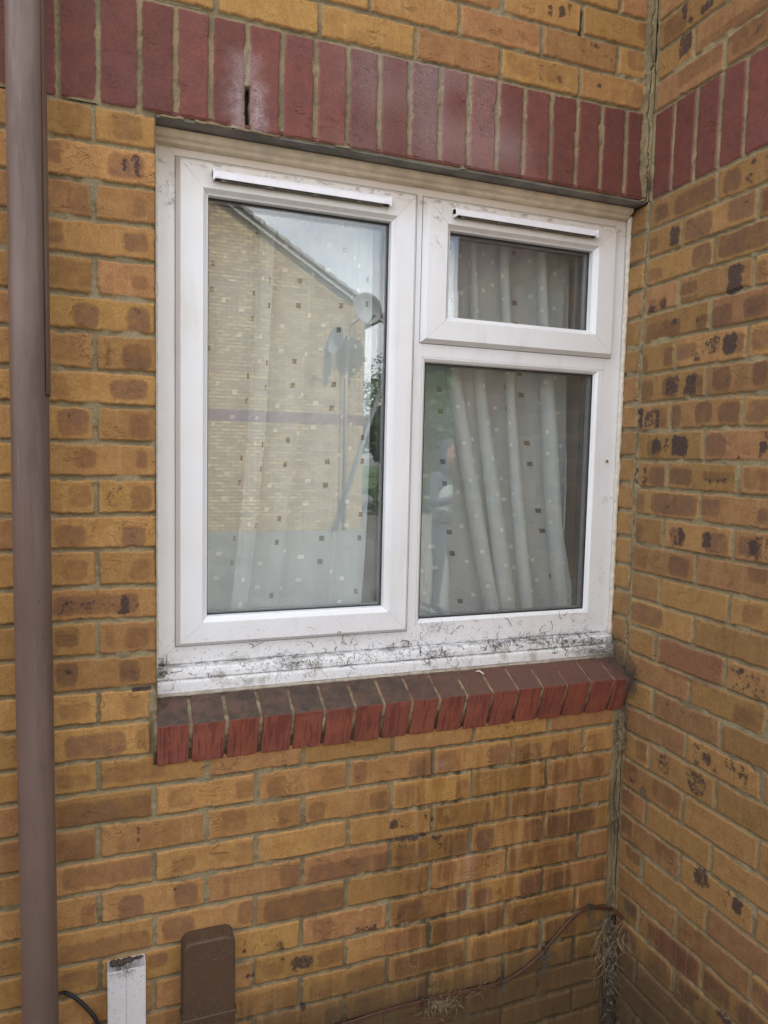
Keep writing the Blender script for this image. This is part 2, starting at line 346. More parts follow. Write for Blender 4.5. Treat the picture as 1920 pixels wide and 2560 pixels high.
# ------------------------------------------------------------------ numpy noise
def vnoise(U, Z, scale, seed):
    r = np.random.RandomState(seed).rand(256, 256).astype(np.float32)
    a = U * scale; b = Z * scale; ia = np.floor(a).astype(int); ib = np.floor(b).astype(int)
    fa = (a - ia).astype(np.float32); fb = (b - ib).astype(np.float32); fa = fa * fa * (3 - 2 * fa); fb = fb * fb * (3 - 2 * fb)
    g = lambda i, j: r[i & 255, j & 255]
    return (g(ia, ib) * (1 - fa) + g(ia + 1, ib) * fa) * (1 - fb) + (g(ia, ib + 1) * (1 - fa) + g(ia + 1, ib + 1) * fa) * fb - 0.5
def sstep(x, a, b):
    t = np.clip((x - a) / (b - a), 0, 1); return t * t * (3 - 2 * t)
def parse(s): return [tuple(int(q) for q in w.split(',')) for w in s.split()]

def brick_field(name, us, zs, bricks, place, mat, parent=None, keep=None, kiss=(), soot=(), redp=(), white=(), holes=(),
                damp=None, filler=None, seed=1, depth=0.006, cracks=None, extra=None):
    """One wall surface: a fine sheet whose bricks stand proud of recessed mortar.
       bricks: (u0,u1,z0,z1,red,haskiss) in metres; place(u,z,h)->xyz arrays"""
    U, Z = np.meshgrid(us, zs, indexing='ij'); U = U.astype(np.float64); Z = Z.astype(np.float64)
    rs = np.random.RandomState(seed)
    n1 = vnoise(U, Z, 90, seed) + 0.5 * vnoise(U, Z, 210, seed + 1); n2 = vnoise(U, Z, 22, seed + 2); n3 = vnoise(U, Z, 400, seed + 3)
    smear = sstep(vnoise(U, Z, 13, seed + 5) + 0.5 * vnoise(U, Z, 40, seed + 6), 0.22, 0.42)
    mask = np.zeros_like(U); tone = np.full_like(U, 0.5); hue = np.zeros_like(U); red = np.zeros_like(U); kis = np.zeros_like(U); face = np.zeros_like(U)
    wz = 0.0022 * vnoise(U, Z, 5, seed + 8) * 2 + 0.0012 * n2      # wavering joints
    wu = 0.0015 * vnoise(U, Z, 9, seed + 9) * 2
    for (u0, u1, z0, z1, rd, hk) in bricks:
        i0, i1 = np.searchsorted(us, [u0 - 0.012, u1 + 0.012]); j0, j1 = np.searchsorted(zs, [z0 - 0.012, z1 + 0.012])
        t, h_, dn = rs.rand(), rs.rand(), rs.rand() - 0.5
        ks = [(rs.rand(), rs.rand()) for _ in range(4)]
        if i0 >= i1 or j0 >= j1: continue
        sl = (slice(i0, i1), slice(j0, j1)); u = U[sl] + wu[sl]; z = Z[sl] + wz[sl]
        tilt = (rs.rand() - 0.5) * 0.010
        z = z - (u - (u0 + u1) / 2) * tilt * (0.4 if u1 - u0 < 0.12 else 1)
        hu, hz = (u1 - u0) / 2, (z1 - z0) / 2; r = 0.004
        du = hu - np.abs(u - (u0 + u1) / 2) - r; dz = hz - np.abs(z - (z0 + z1) / 2) - r
        d = np.minimum(np.minimum(du, dz), 0) * 0 + np.where((du < 0) & (dz < 0), r - np.hypot(du, dz), np.minimum(du, dz) + r)
        d = d + n1[sl] * 0.0028 - smear[sl] * 0.0026
        chip = sstep(vnoise(u, z, 30, seed + int(t * 99)), 0.33, 0.45) * sstep(d, 0.008, 0.0); d = d - chip * 0.006
        mk = sstep(d, -0.0012, 0.0030); b = mk > mask[sl]
        mask[sl] = np.where(b, mk, mask[sl]); tone[sl] = np.where(b, t, tone[sl]); hue[sl] = np.where(b, h_ * h_, hue[sl]); red[sl] = np.where(b, rd, red[sl])
        face[sl] = np.where(b, dn * 0.0016 + (u - u0) * 0.004 * (t - .5), face[sl])
        if hk:
            n = 2 if (u1 - u0) > 0.15 else 1
            for k in range(n):
                if ks[k][0] < 0.25: continue
                cu = u0 + (u1 - u0) * ((k + 0.3 + 0.4 * ks[k][1]) / n); hw = 0.022 + 0.03 * ks[k][0]
                q = np.minimum(hw - np.abs(u - cu), 0.026 - np.abs(z - (z0 + z1) / 2)) + n1[sl] * 0.004
                kis[sl] = np.maximum(kis[sl], sstep(q, -0.004, 0.010) * (0.4 + 0.6 * ks[k][1]))
    def blob(arr, lst, soft, rnd=0.004, sc=1.0):
        for (cu, cz, hu, hz, s) in lst:
            cu, cz, hu, hz, s = cu / 1000, cz / 1000, hu / 1000, hz / 1000, s / 100
            i0, i1 = np.searchsorted(us, [cu - hu - 0.03, cu + hu + 0.03]); j0, j1 = np.searchsorted(zs, [cz - hz - 0.03, cz + hz + 0.03])
            if i0 >= i1 or j0 >= j1: continue
            sl = (slice(i0, i1), slice(j0, j1)); r = min(hu, hz) * 0.6
            du = np.abs(U[sl] - cu) - hu + r; dz = np.abs(Z[sl] - cz) - hz + r
            d = r - np.hypot(np.maximum(du, 0), np.maximum(dz, 0)) + np.minimum(np.maximum(du, dz), 0) * -1 * (np.maximum(du, dz) < 0)
            d = d + n1[sl] * rnd * 2 + n2[sl] * rnd
            arr[sl] = np.maximum(arr[sl], sstep(d, -soft, soft * 1.6) * s * sc)
    blob(kis, [(a, b, c, min(d_, 28), s) for a, b, c, d_, s in kiss], 0.0050, 0.0018)
    so = np.zeros_like(U); blob(so, soot, 0.007, 0.004, 1.0)
    wh = np.zeros_like(U); blob(wh, white, 0.02, 0.006)
    rdm = np.zeros_like(U); blob(rdm, redp, 0.004); red = np.maximum(red, rdm * 0.62)
    if filler is not None:                                            # mortar filler strip wins over brick
        fm = filler(U, Z, n1, n2); mask = mask * (1 - fm)
    if extra is not None: extra(U, Z, mask, tone, hue, red, wh, so)
    kis *= mask
    mort = -depth + 0.0012 * n1 + 0.0014 * n2 + smear * 0.0042
    if filler is not None: mort = mort + fm * (depth - 0.0015)
    h = mask * (face + 0.0005 * n3 + 0.0009 * n2) + (1 - mask) * mort
    dk = np.zeros_like(U)
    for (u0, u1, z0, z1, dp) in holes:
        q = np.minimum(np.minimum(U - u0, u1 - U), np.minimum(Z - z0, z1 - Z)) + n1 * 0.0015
        k = sstep(q, -0.0012, 0.0012); h = h * (1 - k) - dp * k; so = np.maximum(so, k * 1.3); mask = mask * (1 - k)  # hole shade is also painted in, through the soot channel
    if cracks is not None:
        k = cracks(U, Z, n1, n2); h = h - k * 0.010; so = np.maximum(so, k * 1.2)  # crack shade painted dark the same way
    dm = np.zeros_like(U) if damp is None else damp(U, Z)
    X = place(U, Z, h)
    nu, nz_ = U.shape; idx = np.arange(nu * nz_).reshape(nu, nz_)
    a = idx[:-1, :-1]; b = idx[1:, :-1]; c = idx[1:, 1:]; d = idx[:-1, 1:]
    ok = np.ones(a.shape, bool)
    if keep is not None:
        uc = (U[:-1, :-1] + U[1:, 1:]) / 2; zc = (Z[:-1, :-1] + Z[1:, 1:]) / 2; ok = keep(uc, zc)
    quads = np.stack([a[ok], b[ok], c[ok], d[ok]], 1).astype(np.int32)
    used = np.zeros(nu * nz_, bool); used[quads.ravel()] = True; remap = np.cumsum(used) - 1; quads = remap[quads].astype(np.int32)
    co = np.stack([q.ravel()[used] for q in X], 1).astype(np.float32)
    me = bpy.data.meshes.new(name); nv, nf = len(co), len(quads)
    me.vertices.add(nv); me.vertices.foreach_set('co', co.ravel())
    me.loops.add(nf * 4); me.loops.foreach_set('vertex_index', quads.ravel())
    me.polygons.add(nf); me.polygons.foreach_set('loop_start', np.arange(0, nf * 4, 4, dtype=np.int32))
    me.polygons.foreach_set('loop_total', np.full(nf, 4, dtype=np.int32)); me.polygons.foreach_set('use_smooth', np.ones(nf, bool))
    me.update(calc_edges=True)
    for an, ch in (('ma', (mask, kis, so, wh)), ('mb', (tone, hue, red, dm))):
        at = me.attributes.new(an, 'FLOAT_COLOR', 'POINT')
        at.data.foreach_set('color', np.stack([q.ravel()[used] for q in ch], 1).astype(np.float32).ravel())
    o = bpy.data.objects.new(name, me); S.collection.objects.link(o); me.materials.append(mat)
    if parent: o.parent = parent
    return o

def grid(*segs):
    """segs: (start, end, step) pieces joined"""
    out = []
    for a, b, s in segs: out += list(np.arange(a, b - s * 0.5, s))
    out.append(segs[-1][1]); return np.array(out)

# measured bed joints below the soldier course, metres (window wall / return wall)
ZM = [0, -74, -152, -227, -300, -378, -450, -528, -600, -675, -749, -826, -899, -977, -1050, -1126, -1201, -1275, -1353, -1424, -1497, -1574, -1648, -1724, -1802]
ZM = [z / 1000 for z in ZM] + [-1.802 - 0.075 * i for i in range(1, 9)]
ZR = [0, -78, -151, -224, -297, -374, -455, -531, -606, -685, -759, -834, -912, -990, -1064, -1140, -1216, -1290, -1365, -1437, -1517, -1598]
ZR = [z / 1000 for z in ZR] + [-1.598 - 0.0762 * i for i in range(1, 11)]
J = 0.0042                                # half a joint
def courses(ztab, up, perp, ulo, uhi, skip_soldier=True, seed=5):
    rs = np.random.RandomState(seed); out = []
    zt = list(ztab); tops = [0.225 + 0.075 * i for i in range(0, up + 1)]
    rows = [(zt[i + 1], zt[i], i) for i in range(len(zt) - 1)] + [(tops[i], tops[i + 1], -4 - i) for i in range(up)]
    for zb, ztp, c in rows:
        ps = perp(c); vis = -1.9 < (zb + ztp) / 2 < 0.6
        for a, b in zip(ps[:-1], ps[1:]):
            j1, j2 = rs.rand() * 0.003, rs.rand() * 0.003
            a2, b2 = max(a, ulo), min(b, uhi)
            if b2 - a2 < 0.02: continue
            out.append((a2 + J + j1 - 0.0015, b2 - J - j2 + 0.0015, zb + J - 0.0004, ztp - J + 0.0004, 0.0, c))
    return out

# measured marks on the bricks, millimetres along the wall, height, half sizes, strength %
KISS_MAIN = "-1304,-36,31,27,60 -1413,-34,29,28,40 -1443,-105,17,23,80 -1308,-113,37,25,90 -1397,-191,27,27,50 -1281,-191,16,23,60 -1441,-262,16,22,90 -1290,-263,25,21,90 -1412,-338,46,29,40 -1342,-341,9,13,50 -1282,-343,18,16,50 -1386,-417,26,26,100 -1285,-421,24,29,100 -1414,-486,41,27,40 -1344,-492,7,27,70 -1289,-496,29,27,90 -1437,-563,18,23,50 -1304,-564,37,21,100 -1412,-635,30,30,100 -1282,-639,23,30,70 -1391,-709,23,22,80 -1280,-708,13,20,90 -1400,-785,25,26,50 -1281,-789,23,28,70 -1420,-869,32,25,80 -1296,-872,24,25,100 -1411,-940,27,24,50 -1283,-943,23,23,50 -1370,-1014,84,22,90 -1428,-1082,25,21,70 -1345,-1085,12,24,40 -1289,-1090,26,23,60 -1430,-1159,22,26,100 -1305,-1162,22,26,90 -1415,-1239,33,20,50 -1296,-1239,27,27,40 -1375,-1318,62,26,90 -1281,-1315,12,24,50 -1419,-1391,34,17,50 -1298,-1388,67,21,50 -1357,-1467,99,31,70 -1200,-1459,30,25,50 -1413,-1541,42,28,60 -1264,-1538,73,28,35 -1347,-1607,98,26,70 -1193,-1614,29,20,45 -1389,-1693,21,24,80 -1306,-1694,28,29,100 -1188,-1688,27,28,100 -1360,-1777,96,26,60 -1205,-1765,36,30,70 -1412,-1837,39,21,60 -1250,-1832,23,19,80 -1058,-1461,23,25,60 -984,-1465,24,32,60 -845,-1459,35,27,50 -777,-1458,19,27,70 -621,-1465,31,31,70 -1081,-1532,30,30,50 -953,-1541,29,29,50 -885,-1540,23,25,60 -727,-1536,26,24,70 -650,-1537,36,28,60 -1056,-1611,31,26,40 -857,-1608,54,29,35 -948,-1688,29,32,70 -800,-1701,106,31,80 -634,-1690,46,28,60 -1099,-1688,11,27,60 -1049,-1760,24,28,80 -909,-1768,104,37,80 -619,-1765,33,27,50 -867,-1839,27,29,60 -635,-1845,37,29,90 -843,-1918,36,24,60 -987,-1915,29,20,40 -748,-1995,59,30,50 -994,-1990,79,27,50 -862,-1995,39,23,50 -832,-2072,28,23,60 -761,-2071,27,32,60 -601,-2073,25,29,70 -541,-1462,29,32,70 -397,-1463,30,33,80 -308,-1469,47,24,70 -208,-1470,32,28,70 -93,-1467,35,27,50 -499,-1542,21,32,60 -208,-1537,31,28,60 -75,-1538,21,31,60 -539,-1603,32,29,50 -419,-1615,18,29,60 -279,-1613,71,32,50 -510,-1687,40,29,70 -426,-1688,28,28,100 -280,-1687,29,36,100 -158,-1687,80,39,100 -618,-1756,37,32,50 -534,-1756,29,31,60 -312,-1757,40,40,50 -200,-1766,69,37,50 -486,-1842,26,28,100 -427,-1846,27,24,100 -280,-1842,40,29,100 -190,-1846,41,27,90 -58,-1844,20,28,80 -642,-1917,65,27,70 -463,-1920,109,35,70 -242,-1922,101,33,60 -79,-1917,45,30,60 -578,-1989,99,31,70 -350,-1992,108,38,60 -177,-1988,53,28,60 -834,243,39,18,30 -873,270,15,17,20 -452,341,103,47,35 -566,271,104,40,20 -341,266,104,47,40 -55,348,36,34,60 -46,262,23,26,40 -41,426,25,33,50"
KISS_RET = "-50,-41,26,21,90 -169,-42,73,26,80 -280,-41,27,26,90 -317,-111,43,30,100 -183,-115,46,31,100 -29,-118,19,19,70 -200,-189,33,27,100 -321,-185,72,30,90 -38,-198,31,17,60 -163,-258,29,17,80 -379,-266,16,23,80 -66,411,43,35,60 -255,302,107,32,60 -163,269,77,22,70 -306,266,52,32,50 -54,-277,35,17,70 -162,-283,32,8,70 -272,-346,32,28,90 -367,-340,34,25,90 -79,-348,64,26,60 -210,-349,21,18,90 -16,-426,13,23,90 -102,-419,16,26,80 -165,-412,34,20,90 -310,-415,33,24,80 -383,-413,22,22,90 -29,-498,26,27,80 -109,-496,24,27,80 -199,-500,30,29,80 -283,-492,29,28,90 -390,-490,21,26,90 -10,-571,9,31,90 -85,-573,25,28,70 -140,-572,21,27,100 -233,-568,27,27,100 -312,-571,35,25,100 -387,-572,30,26,100 -69,-653,28,25,80 -160,-648,30,28,70 -278,-647,32,28,100 -84,-726,32,24,100 -167,-725,41,22,90 -295,-721,56,14,60 -372,-721,11,25,70 -413,-724,15,26,80 -25,-800,21,29,70 -147,-797,82,29,100 -271,-796,30,22,90 -419,-803,15,18,90 -20,-879,21,31,60 -169,-877,28,25,80 -297,-880,34,28,90 -36,-950,32,27,50 -179,-952,36,27,80 -416,-928,28,27,80 -70,-1099,64,32,80 -77,-1472,23,29,80 -411,-1257,43,24,50 -36,-1548,32,28,60 -176,-1550,52,48,50 -29,-1626,29,30,70 -32,-1705,26,26,70 -68,-1767,32,29,80 -182,-1699,37,33,50 -74,-1922,37,31,80 -183,-2011,36,28,60"
RED_RET = "-231,-1183,106,48,100 -243,-1941,71,46,90"
SOOT_MAIN = "-1311,-113,8,12,90 -1286,-111,8,21,90 -1428,-102,5,4,90 -1448,-94,4,4,90 -1343,-100,4,7,70 -1441,-111,16,14,35 -1284,-400,10,11,60 -1296,-547,5,4,70 -1335,-786,22,25,42 -1421,-623,3,4,70 -1315,-1016,12,23,100 -1426,-1153,9,7,90 -1405,-997,4,4,100 -1427,-1007,4,3,90 -1375,-1009,3,4,100 -1338,-1014,5,7,90 -1291,-1020,7,9,70 -1404,-1043,4,4,100 -1384,-1031,4,4,80 -1367,-1017,81,17,42 -1289,-1523,6,11,80 -1290,-1540,5,6,90 -1292,-1562,6,4,80 -1214,-1672,5,5,100 -1297,-1709,4,3,100 -1287,-1674,4,6,80 -686,-1608,13,14,80 -674,-1594,18,5,80 -664,-1615,7,5,100 -600,-1596,5,12,90 -580,-1613,6,12,80 -647,-1651,55,9,75 -663,-1665,16,5,80 -566,-1661,15,9,80 -555,-1684,9,9,60 -134,-1616,4,6,100 -304,-1569,6,6,70 -432,-1590,14,5,60 -915,-1915,30,20,75 -971,-1863,13,22,65 -753,-1865,32,11,70 -1056,-1842,4,16,80 -965,-1902,10,15,50 -958,-1947,39,5,50 -905,-1977,3,19,70 -1042,-1918,11,7,70 -914,-2028,7,10,90 -325,412,8,14,70 -287,414,11,14,90 -269,426,8,16,60 -271,364,9,5,100 -171,260,6,6,100 -171,293,4,2,100 -292,255,12,11,60 -190,358,16,10,60 -120,362,5,4,80 -477,267,14,9,60"
SOOT_RET = "-106,347,24,30,85 -172,401,22,14,100 -99,430,12,26,80 -123,400,11,11,80 -105,-117,19,27,95 -374,-38,3,29,80 -341,-21,15,9,60 -330,-55,15,16,60 -325,-103,7,4,100 -307,-269,25,35,100 -210,-262,11,10,40 -334,265,15,12,60 -282,-39,14,14,40 -35,-287,15,11,90 -71,-282,17,12,70 -116,-332,14,10,80 -109,-341,31,27,40 -195,-345,7,6,80 -300,-414,23,25,100 -254,-408,27,22,62 -204,-434,13,15,60 -122,-423,5,3,100 -123,-495,28,29,68 -187,-497,22,28,80 -293,-499,14,15,50 -11,-572,11,27,95 -75,-574,10,26,95 -44,-573,22,27,60 -76,-647,20,23,85 -160,-649,30,28,100 -115,-646,14,24,60 -411,-657,12,20,90 -369,-667,13,10,70 -418,-627,3,7,100 -346,-675,7,6,70 -5,-725,7,22,90 -38,-726,13,27,70 -280,-729,36,9,72 -134,-808,21,12,50 -183,-877,14,27,85 -164,-894,16,12,60 -165,-879,32,27,40 -266,-872,17,21,95 -302,-860,4,9,80 -290,-898,18,8,60 -401,-879,18,24,85 -434,-873,5,25,70 -410,-853,4,4,100 -54,-946,5,4,100 -372,-344,28,16,40 -385,-410,4,4,90 -164,-1313,9,7,90 -184,-1313,6,7,90 -236,-1316,24,7,60 -271,-1379,11,7,100 -305,-1403,16,16,95 -330,-1417,8,8,100 -274,-1424,6,8,80 -408,-1390,9,20,80 -372,-1384,19,20,50 -408,-1406,25,23,45 -171,-1475,33,33,50 -276,-1473,34,33,60 -156,-1471,5,5,100 -389,-1160,11,8,100 -410,-1188,11,10,90 -361,-1180,8,15,70 -408,-1184,55,33,42 -48,-1569,11,9,80 -384,-1271,6,11,60 -289,-1275,14,5,50 -106,-1200,10,5,100 -307,-1698,27,24,75 -304,-1707,6,8,100 -390,-1682,7,11,85 -418,-1702,18,21,100 -435,-1722,7,8,100 -381,-1716,8,9,70 -319,-1919,6,15,80 -276,-2019,13,27,60 -319,-2001,8,10,90 -401,-1990,22,11,90 -252,-2035,7,5,80 -334,-1808,4,3,60"

# ------------------------------------------------------------------ the window wall
def perp_main(c):
    off = -0.004 if c < 0 else -0.019
    ks = np.arange(0, 18)
    ps = sorted(off - 0.225 * ks - (0.0 if c % 2 == 0 else 0.1125))
    if 0 <= c <= 15: ps = [q for q in ps if q < -1.29] + [-1.2505 + J]
    elif c in (16, 17): ps = [q for q in ps if q < -1.29] + [-1.266 + J]
    else: ps = [q for q in ps if q < -0.06] + [-0.031 + J]
    return ps
XS = grid((-3.6, -2.0, 0.012), (-2.0, -1.62, 0.006), (-1.62, 0.0, 0.0025))
ZS = grid((GZ - 0.05, -2.16, 0.006), (-2.16, 0.50, 0.0025), (0.50, 0.9, 0.006), (0.9, 2.62, 0.012))
bm_main = [b[:5] + (0 if (b[1] > -1.62 and -2.12 < b[2] < 0.5) else 1,) for b in courses(ZM, 32, perp_main, -3.6, 0.0)]
def keep_main(u, z):
    return ~((z > 0.0) & (z < 0.2245)) & ~((u > -1.2505) & (z > -1.310) & (z < 0.001))
def fill_main(U, Z, n1, n2):
    e = -0.034 + 0.004 * n2 + 0.003 * n1
    return np.maximum(sstep(U, e - 0.001, e + 0.001), 0)
def crack_main(U, Z, n1, n2):
    c = -0.009 + 0.012 * vnoise(Z * 0, Z, 14, 77) + 0.008 * vnoise(Z * 0, Z, 60, 78); w_ = 0.0012 + 0.0010 * vnoise(Z * 0, Z, 20, 79)
    return sstep(w_ + 0.0008 - np.abs(U - c), 0.0, 0.0012) * (sstep(Z, -2.05, -2.0) )
def damp_main(U, Z):
    a = sstep(U, -0.85, -0.60) * sstep(Z, -1.36, -1.50) * (1 - 0.4 * sstep(U, -0.2, -0.05))
    b = sstep(Z, -1.85, -2.1) * 0.9
    return np.clip(np.maximum(a, b), 0, 1)
wall = thing('brick_wall', 'yellow-brown brick wall holding the white window, with a red soldier course over it', 'wall')
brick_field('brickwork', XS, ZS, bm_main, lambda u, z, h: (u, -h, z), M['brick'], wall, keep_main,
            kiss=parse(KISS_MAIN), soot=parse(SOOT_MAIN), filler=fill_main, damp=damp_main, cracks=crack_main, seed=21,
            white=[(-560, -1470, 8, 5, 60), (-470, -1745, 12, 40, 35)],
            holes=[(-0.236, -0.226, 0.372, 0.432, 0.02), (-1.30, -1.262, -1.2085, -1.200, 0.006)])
# soldier course as its own part
SJ = [-1.432 - 0.075 * i for i in range(29, 0, -1)] + [-1.432, -1.359, -1.281, -1.210, -1.138, -1.062, -0.988, -0.913, -0.838, -0.763, -0.689, -0.612, -0.536, -0.459, -0.385, -0.3085, -0.2315, -0.157, -0.081, -0.0225]
bs = [(a + 0.0044, b - 0.0044 + (0.006 if i == len(SJ) - 2 else 0), 0.0035, 0.2195, 1.0, 0) for i, (a, b) in enumerate(zip(SJ[:-1], SJ[1:]))]
def extra_sol(U, Z, mask, tone, hue, red, wh, so):
    wh += 0.34 * sstep(U, -0.95, -0.75) * sstep(U, -0.30, -0.45) * (0.6 + 1.2 * vnoise(U, Z, 14, 4))  # whitish sheen over the middle soldiers, painted through the bloom channel
def fill_sol(U, Z, n1, n2):
    e = -0.022 - 0.012 * sstep(vnoise(U, Z, 9, 31), -0.2, 0.3) + 0.004 * n1
    return sstep(U, e - 0.001, e + 0.001)
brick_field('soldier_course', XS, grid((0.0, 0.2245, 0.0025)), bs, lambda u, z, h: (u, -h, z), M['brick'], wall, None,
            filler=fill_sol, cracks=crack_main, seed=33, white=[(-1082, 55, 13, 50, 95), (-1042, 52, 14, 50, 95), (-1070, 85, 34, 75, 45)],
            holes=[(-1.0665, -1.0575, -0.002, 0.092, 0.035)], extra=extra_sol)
# thickness behind the face: inner leaf round the opening, soffit and left reveal
def far_brick_material(name, ang=0.0, tint=(1, 1, 1), sc=1.0):
    t = NT(name); p = t.pos(); sp = t.n('SeparateXYZ'); t.l(p, sp.inputs[0])
    cb = t.n('CombineXYZ'); t.l(t.math('ADD', sp.outputs['X'], sp.outputs['Y']), cb.inputs[0]); t.l(t.math('ADD', sp.outputs['Z'], 30.0), cb.inputs[1])
    b = t.n('TexBrick'); t.l(cb.outputs[0], b.inputs['Vector']); b.inputs['Scale'].default_value = 1.0
    b.inputs['Brick Width'].default_value = 0.225; b.inputs['Row Height'].default_value = 0.075; b.inputs['Mortar Size'].default_value = 0.013
    b.inputs['Mortar Smooth'].default_value = 0.2; b.inputs['Bias'].default_value = -0.2
    b.inputs['Color1'].default_value = (0.44 * tint[0], 0.33 * tint[1], 0.16 * tint[2], 1); b.inputs['Color2'].default_value = (0.22 * tint[0], 0.15 * tint[1], 0.08 * tint[2], 1)
    b.inputs['Mortar'].default_value = (0.13, 0.10, 0.07, 1)
    c = t.mix(t.ramp(t.noise(3, 6, 0.65), 0.35, 0.75, 0, 0.5), b.outputs['Color'], (0.30, 0.20, 0.11))
    c = t.mix(t.math('MULTIPLY', t.ramp(t.noise(7, 5, 0.7), 0.62, 0.7), 0.6), c, (0.16, 0.12, 0.09))
    t.principled(c, 0.9, t.bump(b.outputs['Fac'], 0.4, -0.004), 0.3); return t.m
M['far'] = far_brick_material('distant_yellow_brick')
M['soffit_brick'] = simple('red_brick_underside', (0.14, 0.05, 0.04), 0.9, 0.3, 40, 0.8)
cb = bmesh.new()
add_box(cb, -3.6, -1.2535, 0.046, 0.33, GZ, 2.6); add_box(cb, -1.2535, 0.30, 0.046, 0.33, GZ, -1.40)
add_box(cb, -1.2535, 0.30, 0.10, 0.33, -1.40, -1.25); add_box(cb, -1.2535, 0.006, 0.046, 0.33, 0.012, 2.6); add_box(cb, 0.006, 0.30, 0.12, 0.33, -1.25, 2.6)
bm_obj('inner_leaf', cb, M['plaster'], wall)
brick_field('left_reveal', grid((0.0, 0.078, 0.003)), grid((-1.243, 0.0, 0.004)), [(0.0005, 0.100, ZM[i + 1] + J, ZM[i] - J, 0.0, 0) for i in range(16)],
            lambda u, z, h: (-1.2505 + h * 0.3, u, z), M['brick'], wall, seed=9)
box('underside_bricks', -1.2505, -0.004, 0.002, 0.10, 0.0036, 0.011, M['soffit_brick'], wall)

# ------------------------------------------------------------------ the return wall on the right
def perp_ret(c):
    off = -0.236 if c % 2 == 0 else -0.130 + 0.0012 * c
    ps = sorted([off - 0.2275 * k for k in range(0, 5)] + ([] if c % 2 else []))
    return [-1.4] + [q for q in ps if q > -1.35] + [-0.0075 + J]
YS = grid((-0.96, -0.60, 0.004), (-0.60, 0.10, 0.0024))
br = [b[:5] + (0 if (b[0] > -0.56 and -1.95 < b[2] < 0.5) else 1,) for b in courses(ZR, 32, perp_ret, -0.955, 0.0)]
br += [(0.0055, 0.106, ZM[i + 1] + J + 0.001, ZM[i] - J - 0.001, 0.0, 0) for i in range(17)]
def keep_ret(u, z): return ~((z > 0.0) & (z < 0.2245)) & ((u < 0.0) | ((z < 0.0) & (z > -1.26)))
def fill_ret(U, Z, n1, n2):
    a = sstep(U, -0.0095 + 0.003 * n1, -0.0075 + 0.003 * n1); return a * sstep(U, 0.0065 + 0.002 * n2, 0.0045 + 0.002 * n2)
def crack_ret(U, Z, n1, n2):
    c = 0.0015 + 0.009 * vnoise(Z * 0, Z, 12, 57) + 0.006 * vnoise(Z * 0, Z, 55, 58)
    return sstep(0.0020 + 0.0012 * vnoise(Z * 0, Z, 30, 59) - np.abs(U - c), 0.0, 0.0012) * sstep(Z, -1.3, -1.2)
ret = thing('return_wall', 'yellow-brown brick wall with black sooty spots, standing at right angles to the window wall', 'wall')
def damp_ret(U, Z): return 0.55 * sstep(Z, -1.75, -2.05) + 0.25 * sstep(U, -0.12, -0.02) * sstep(Z, -0.9, -1.4)
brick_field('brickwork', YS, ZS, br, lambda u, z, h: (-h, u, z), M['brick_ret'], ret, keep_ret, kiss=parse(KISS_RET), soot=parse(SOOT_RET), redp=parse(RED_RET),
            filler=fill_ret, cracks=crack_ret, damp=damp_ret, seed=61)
RJ = [-0.981 + 0.0, -0.906, -0.831, -0.756, -0.681, -0.606, -0.531, -0.456, -0.381, -0.306, -0.232, -0.157, -0.081, -0.0065]
brick_field('soldier_course', YS[YS <= 0.0005], grid((0.0, 0.2245, 0.0025)), [(a + 0.0045, b - 0.0045, 0.0035, 0.2195, 1.0, 0) for a, b in zip(RJ[:-1], RJ[1:])],
            lambda u, z, h: (-h, u, z), M['brick'], ret, None, seed=71, filler=lambda U, Z, a, b: sstep(U, -0.010, -0.008))
cb = bmesh.new(); add_box(cb, 0.014, 4.2, -0.952, 0.0, GZ, 2.6); add_box(cb, 0.014, 0.30, 0.001, 0.118, GZ, 2.6)
bm_obj('wall_core', cb, M['far'], ret)

# roof, gutter and the rest of the building behind the wall
house = thing('house_block', 'body and roof of the yellow-brown brick house that the window belongs to', 'building')
cb = bmesh.new(); add_box(cb, -3.6, -3.4, 0.332, 3.9, GZ, 2.6); add_box(cb, 4.0, 4.2, 0.002, 3.9, GZ, 2.6); add_box(cb, -3.4, 4.0, 3.7, 3.9, GZ, 2.6)
bm_obj('outer_walls', cb, M['far'], house)
M['tile'] = simple('dark_roof_tile', (0.085, 0.075, 0.07), 0.8, 0.3, 6, 0.8, 30, 0.01)
cb = bmesh.new()
for (x0, x1, ya) in ((-3.9, 4.4, -0.30), (-0.3, 4.4, -1.25)):
    vs = [cb.verts.new(v) for v in ((x0, ya, 2.60), (x1, ya, 2.60), (x1, 1.9, 3.75), (x0, 1.9, 3.75), (x0, 4.2, 2.60), (x1, 4.2, 2.60))]
    for f in ((0, 1, 2, 3), (3, 2, 5, 4), (0, 3, 4), (1, 5, 2), (0, 4, 5, 1)): cb.faces.new([vs[i] for i in f])
bm_obj('roof', cb, M['tile'], house)

# room behind the window
room = thing('room_interior', 'dim plastered room seen through the net curtains', 'room')
room['kind'] = 'structure'
cb = bmesh.new()
def quad(b, pts): b.faces.new([b.verts.new(p) for p in pts])
x0, x1, y0, y1, z0, z1 = -3.3, 0.9, 0.331, 3.6, -2.2, 0.32
quad(cb, [(x0, y1, z0), (x1, y1, z0), (x1, y1, z1), (x0, y1, z1)]); quad(cb, [(x0, y0, z0), (x0, y1, z0), (x0, y1, z1), (x0, y0, z1)])
quad(cb, [(x1, y1, z0), (x1, y0, z0), (x1, y0, z1), (x1, y1, z1)]); quad(cb, [(x0, y0, z1), (x1, y0, z1), (x1, y1, z1), (x0, y1, z1)])
bm_obj('room_walls', cb, M['plaster'], room)
cb = bmesh.new(); quad(cb, [(x0, y0, z0), (x1, y0, z0), (x1, y1, z0), (x0, y1, z0)]); bm_obj('carpet', cb, M['carpet'], room)
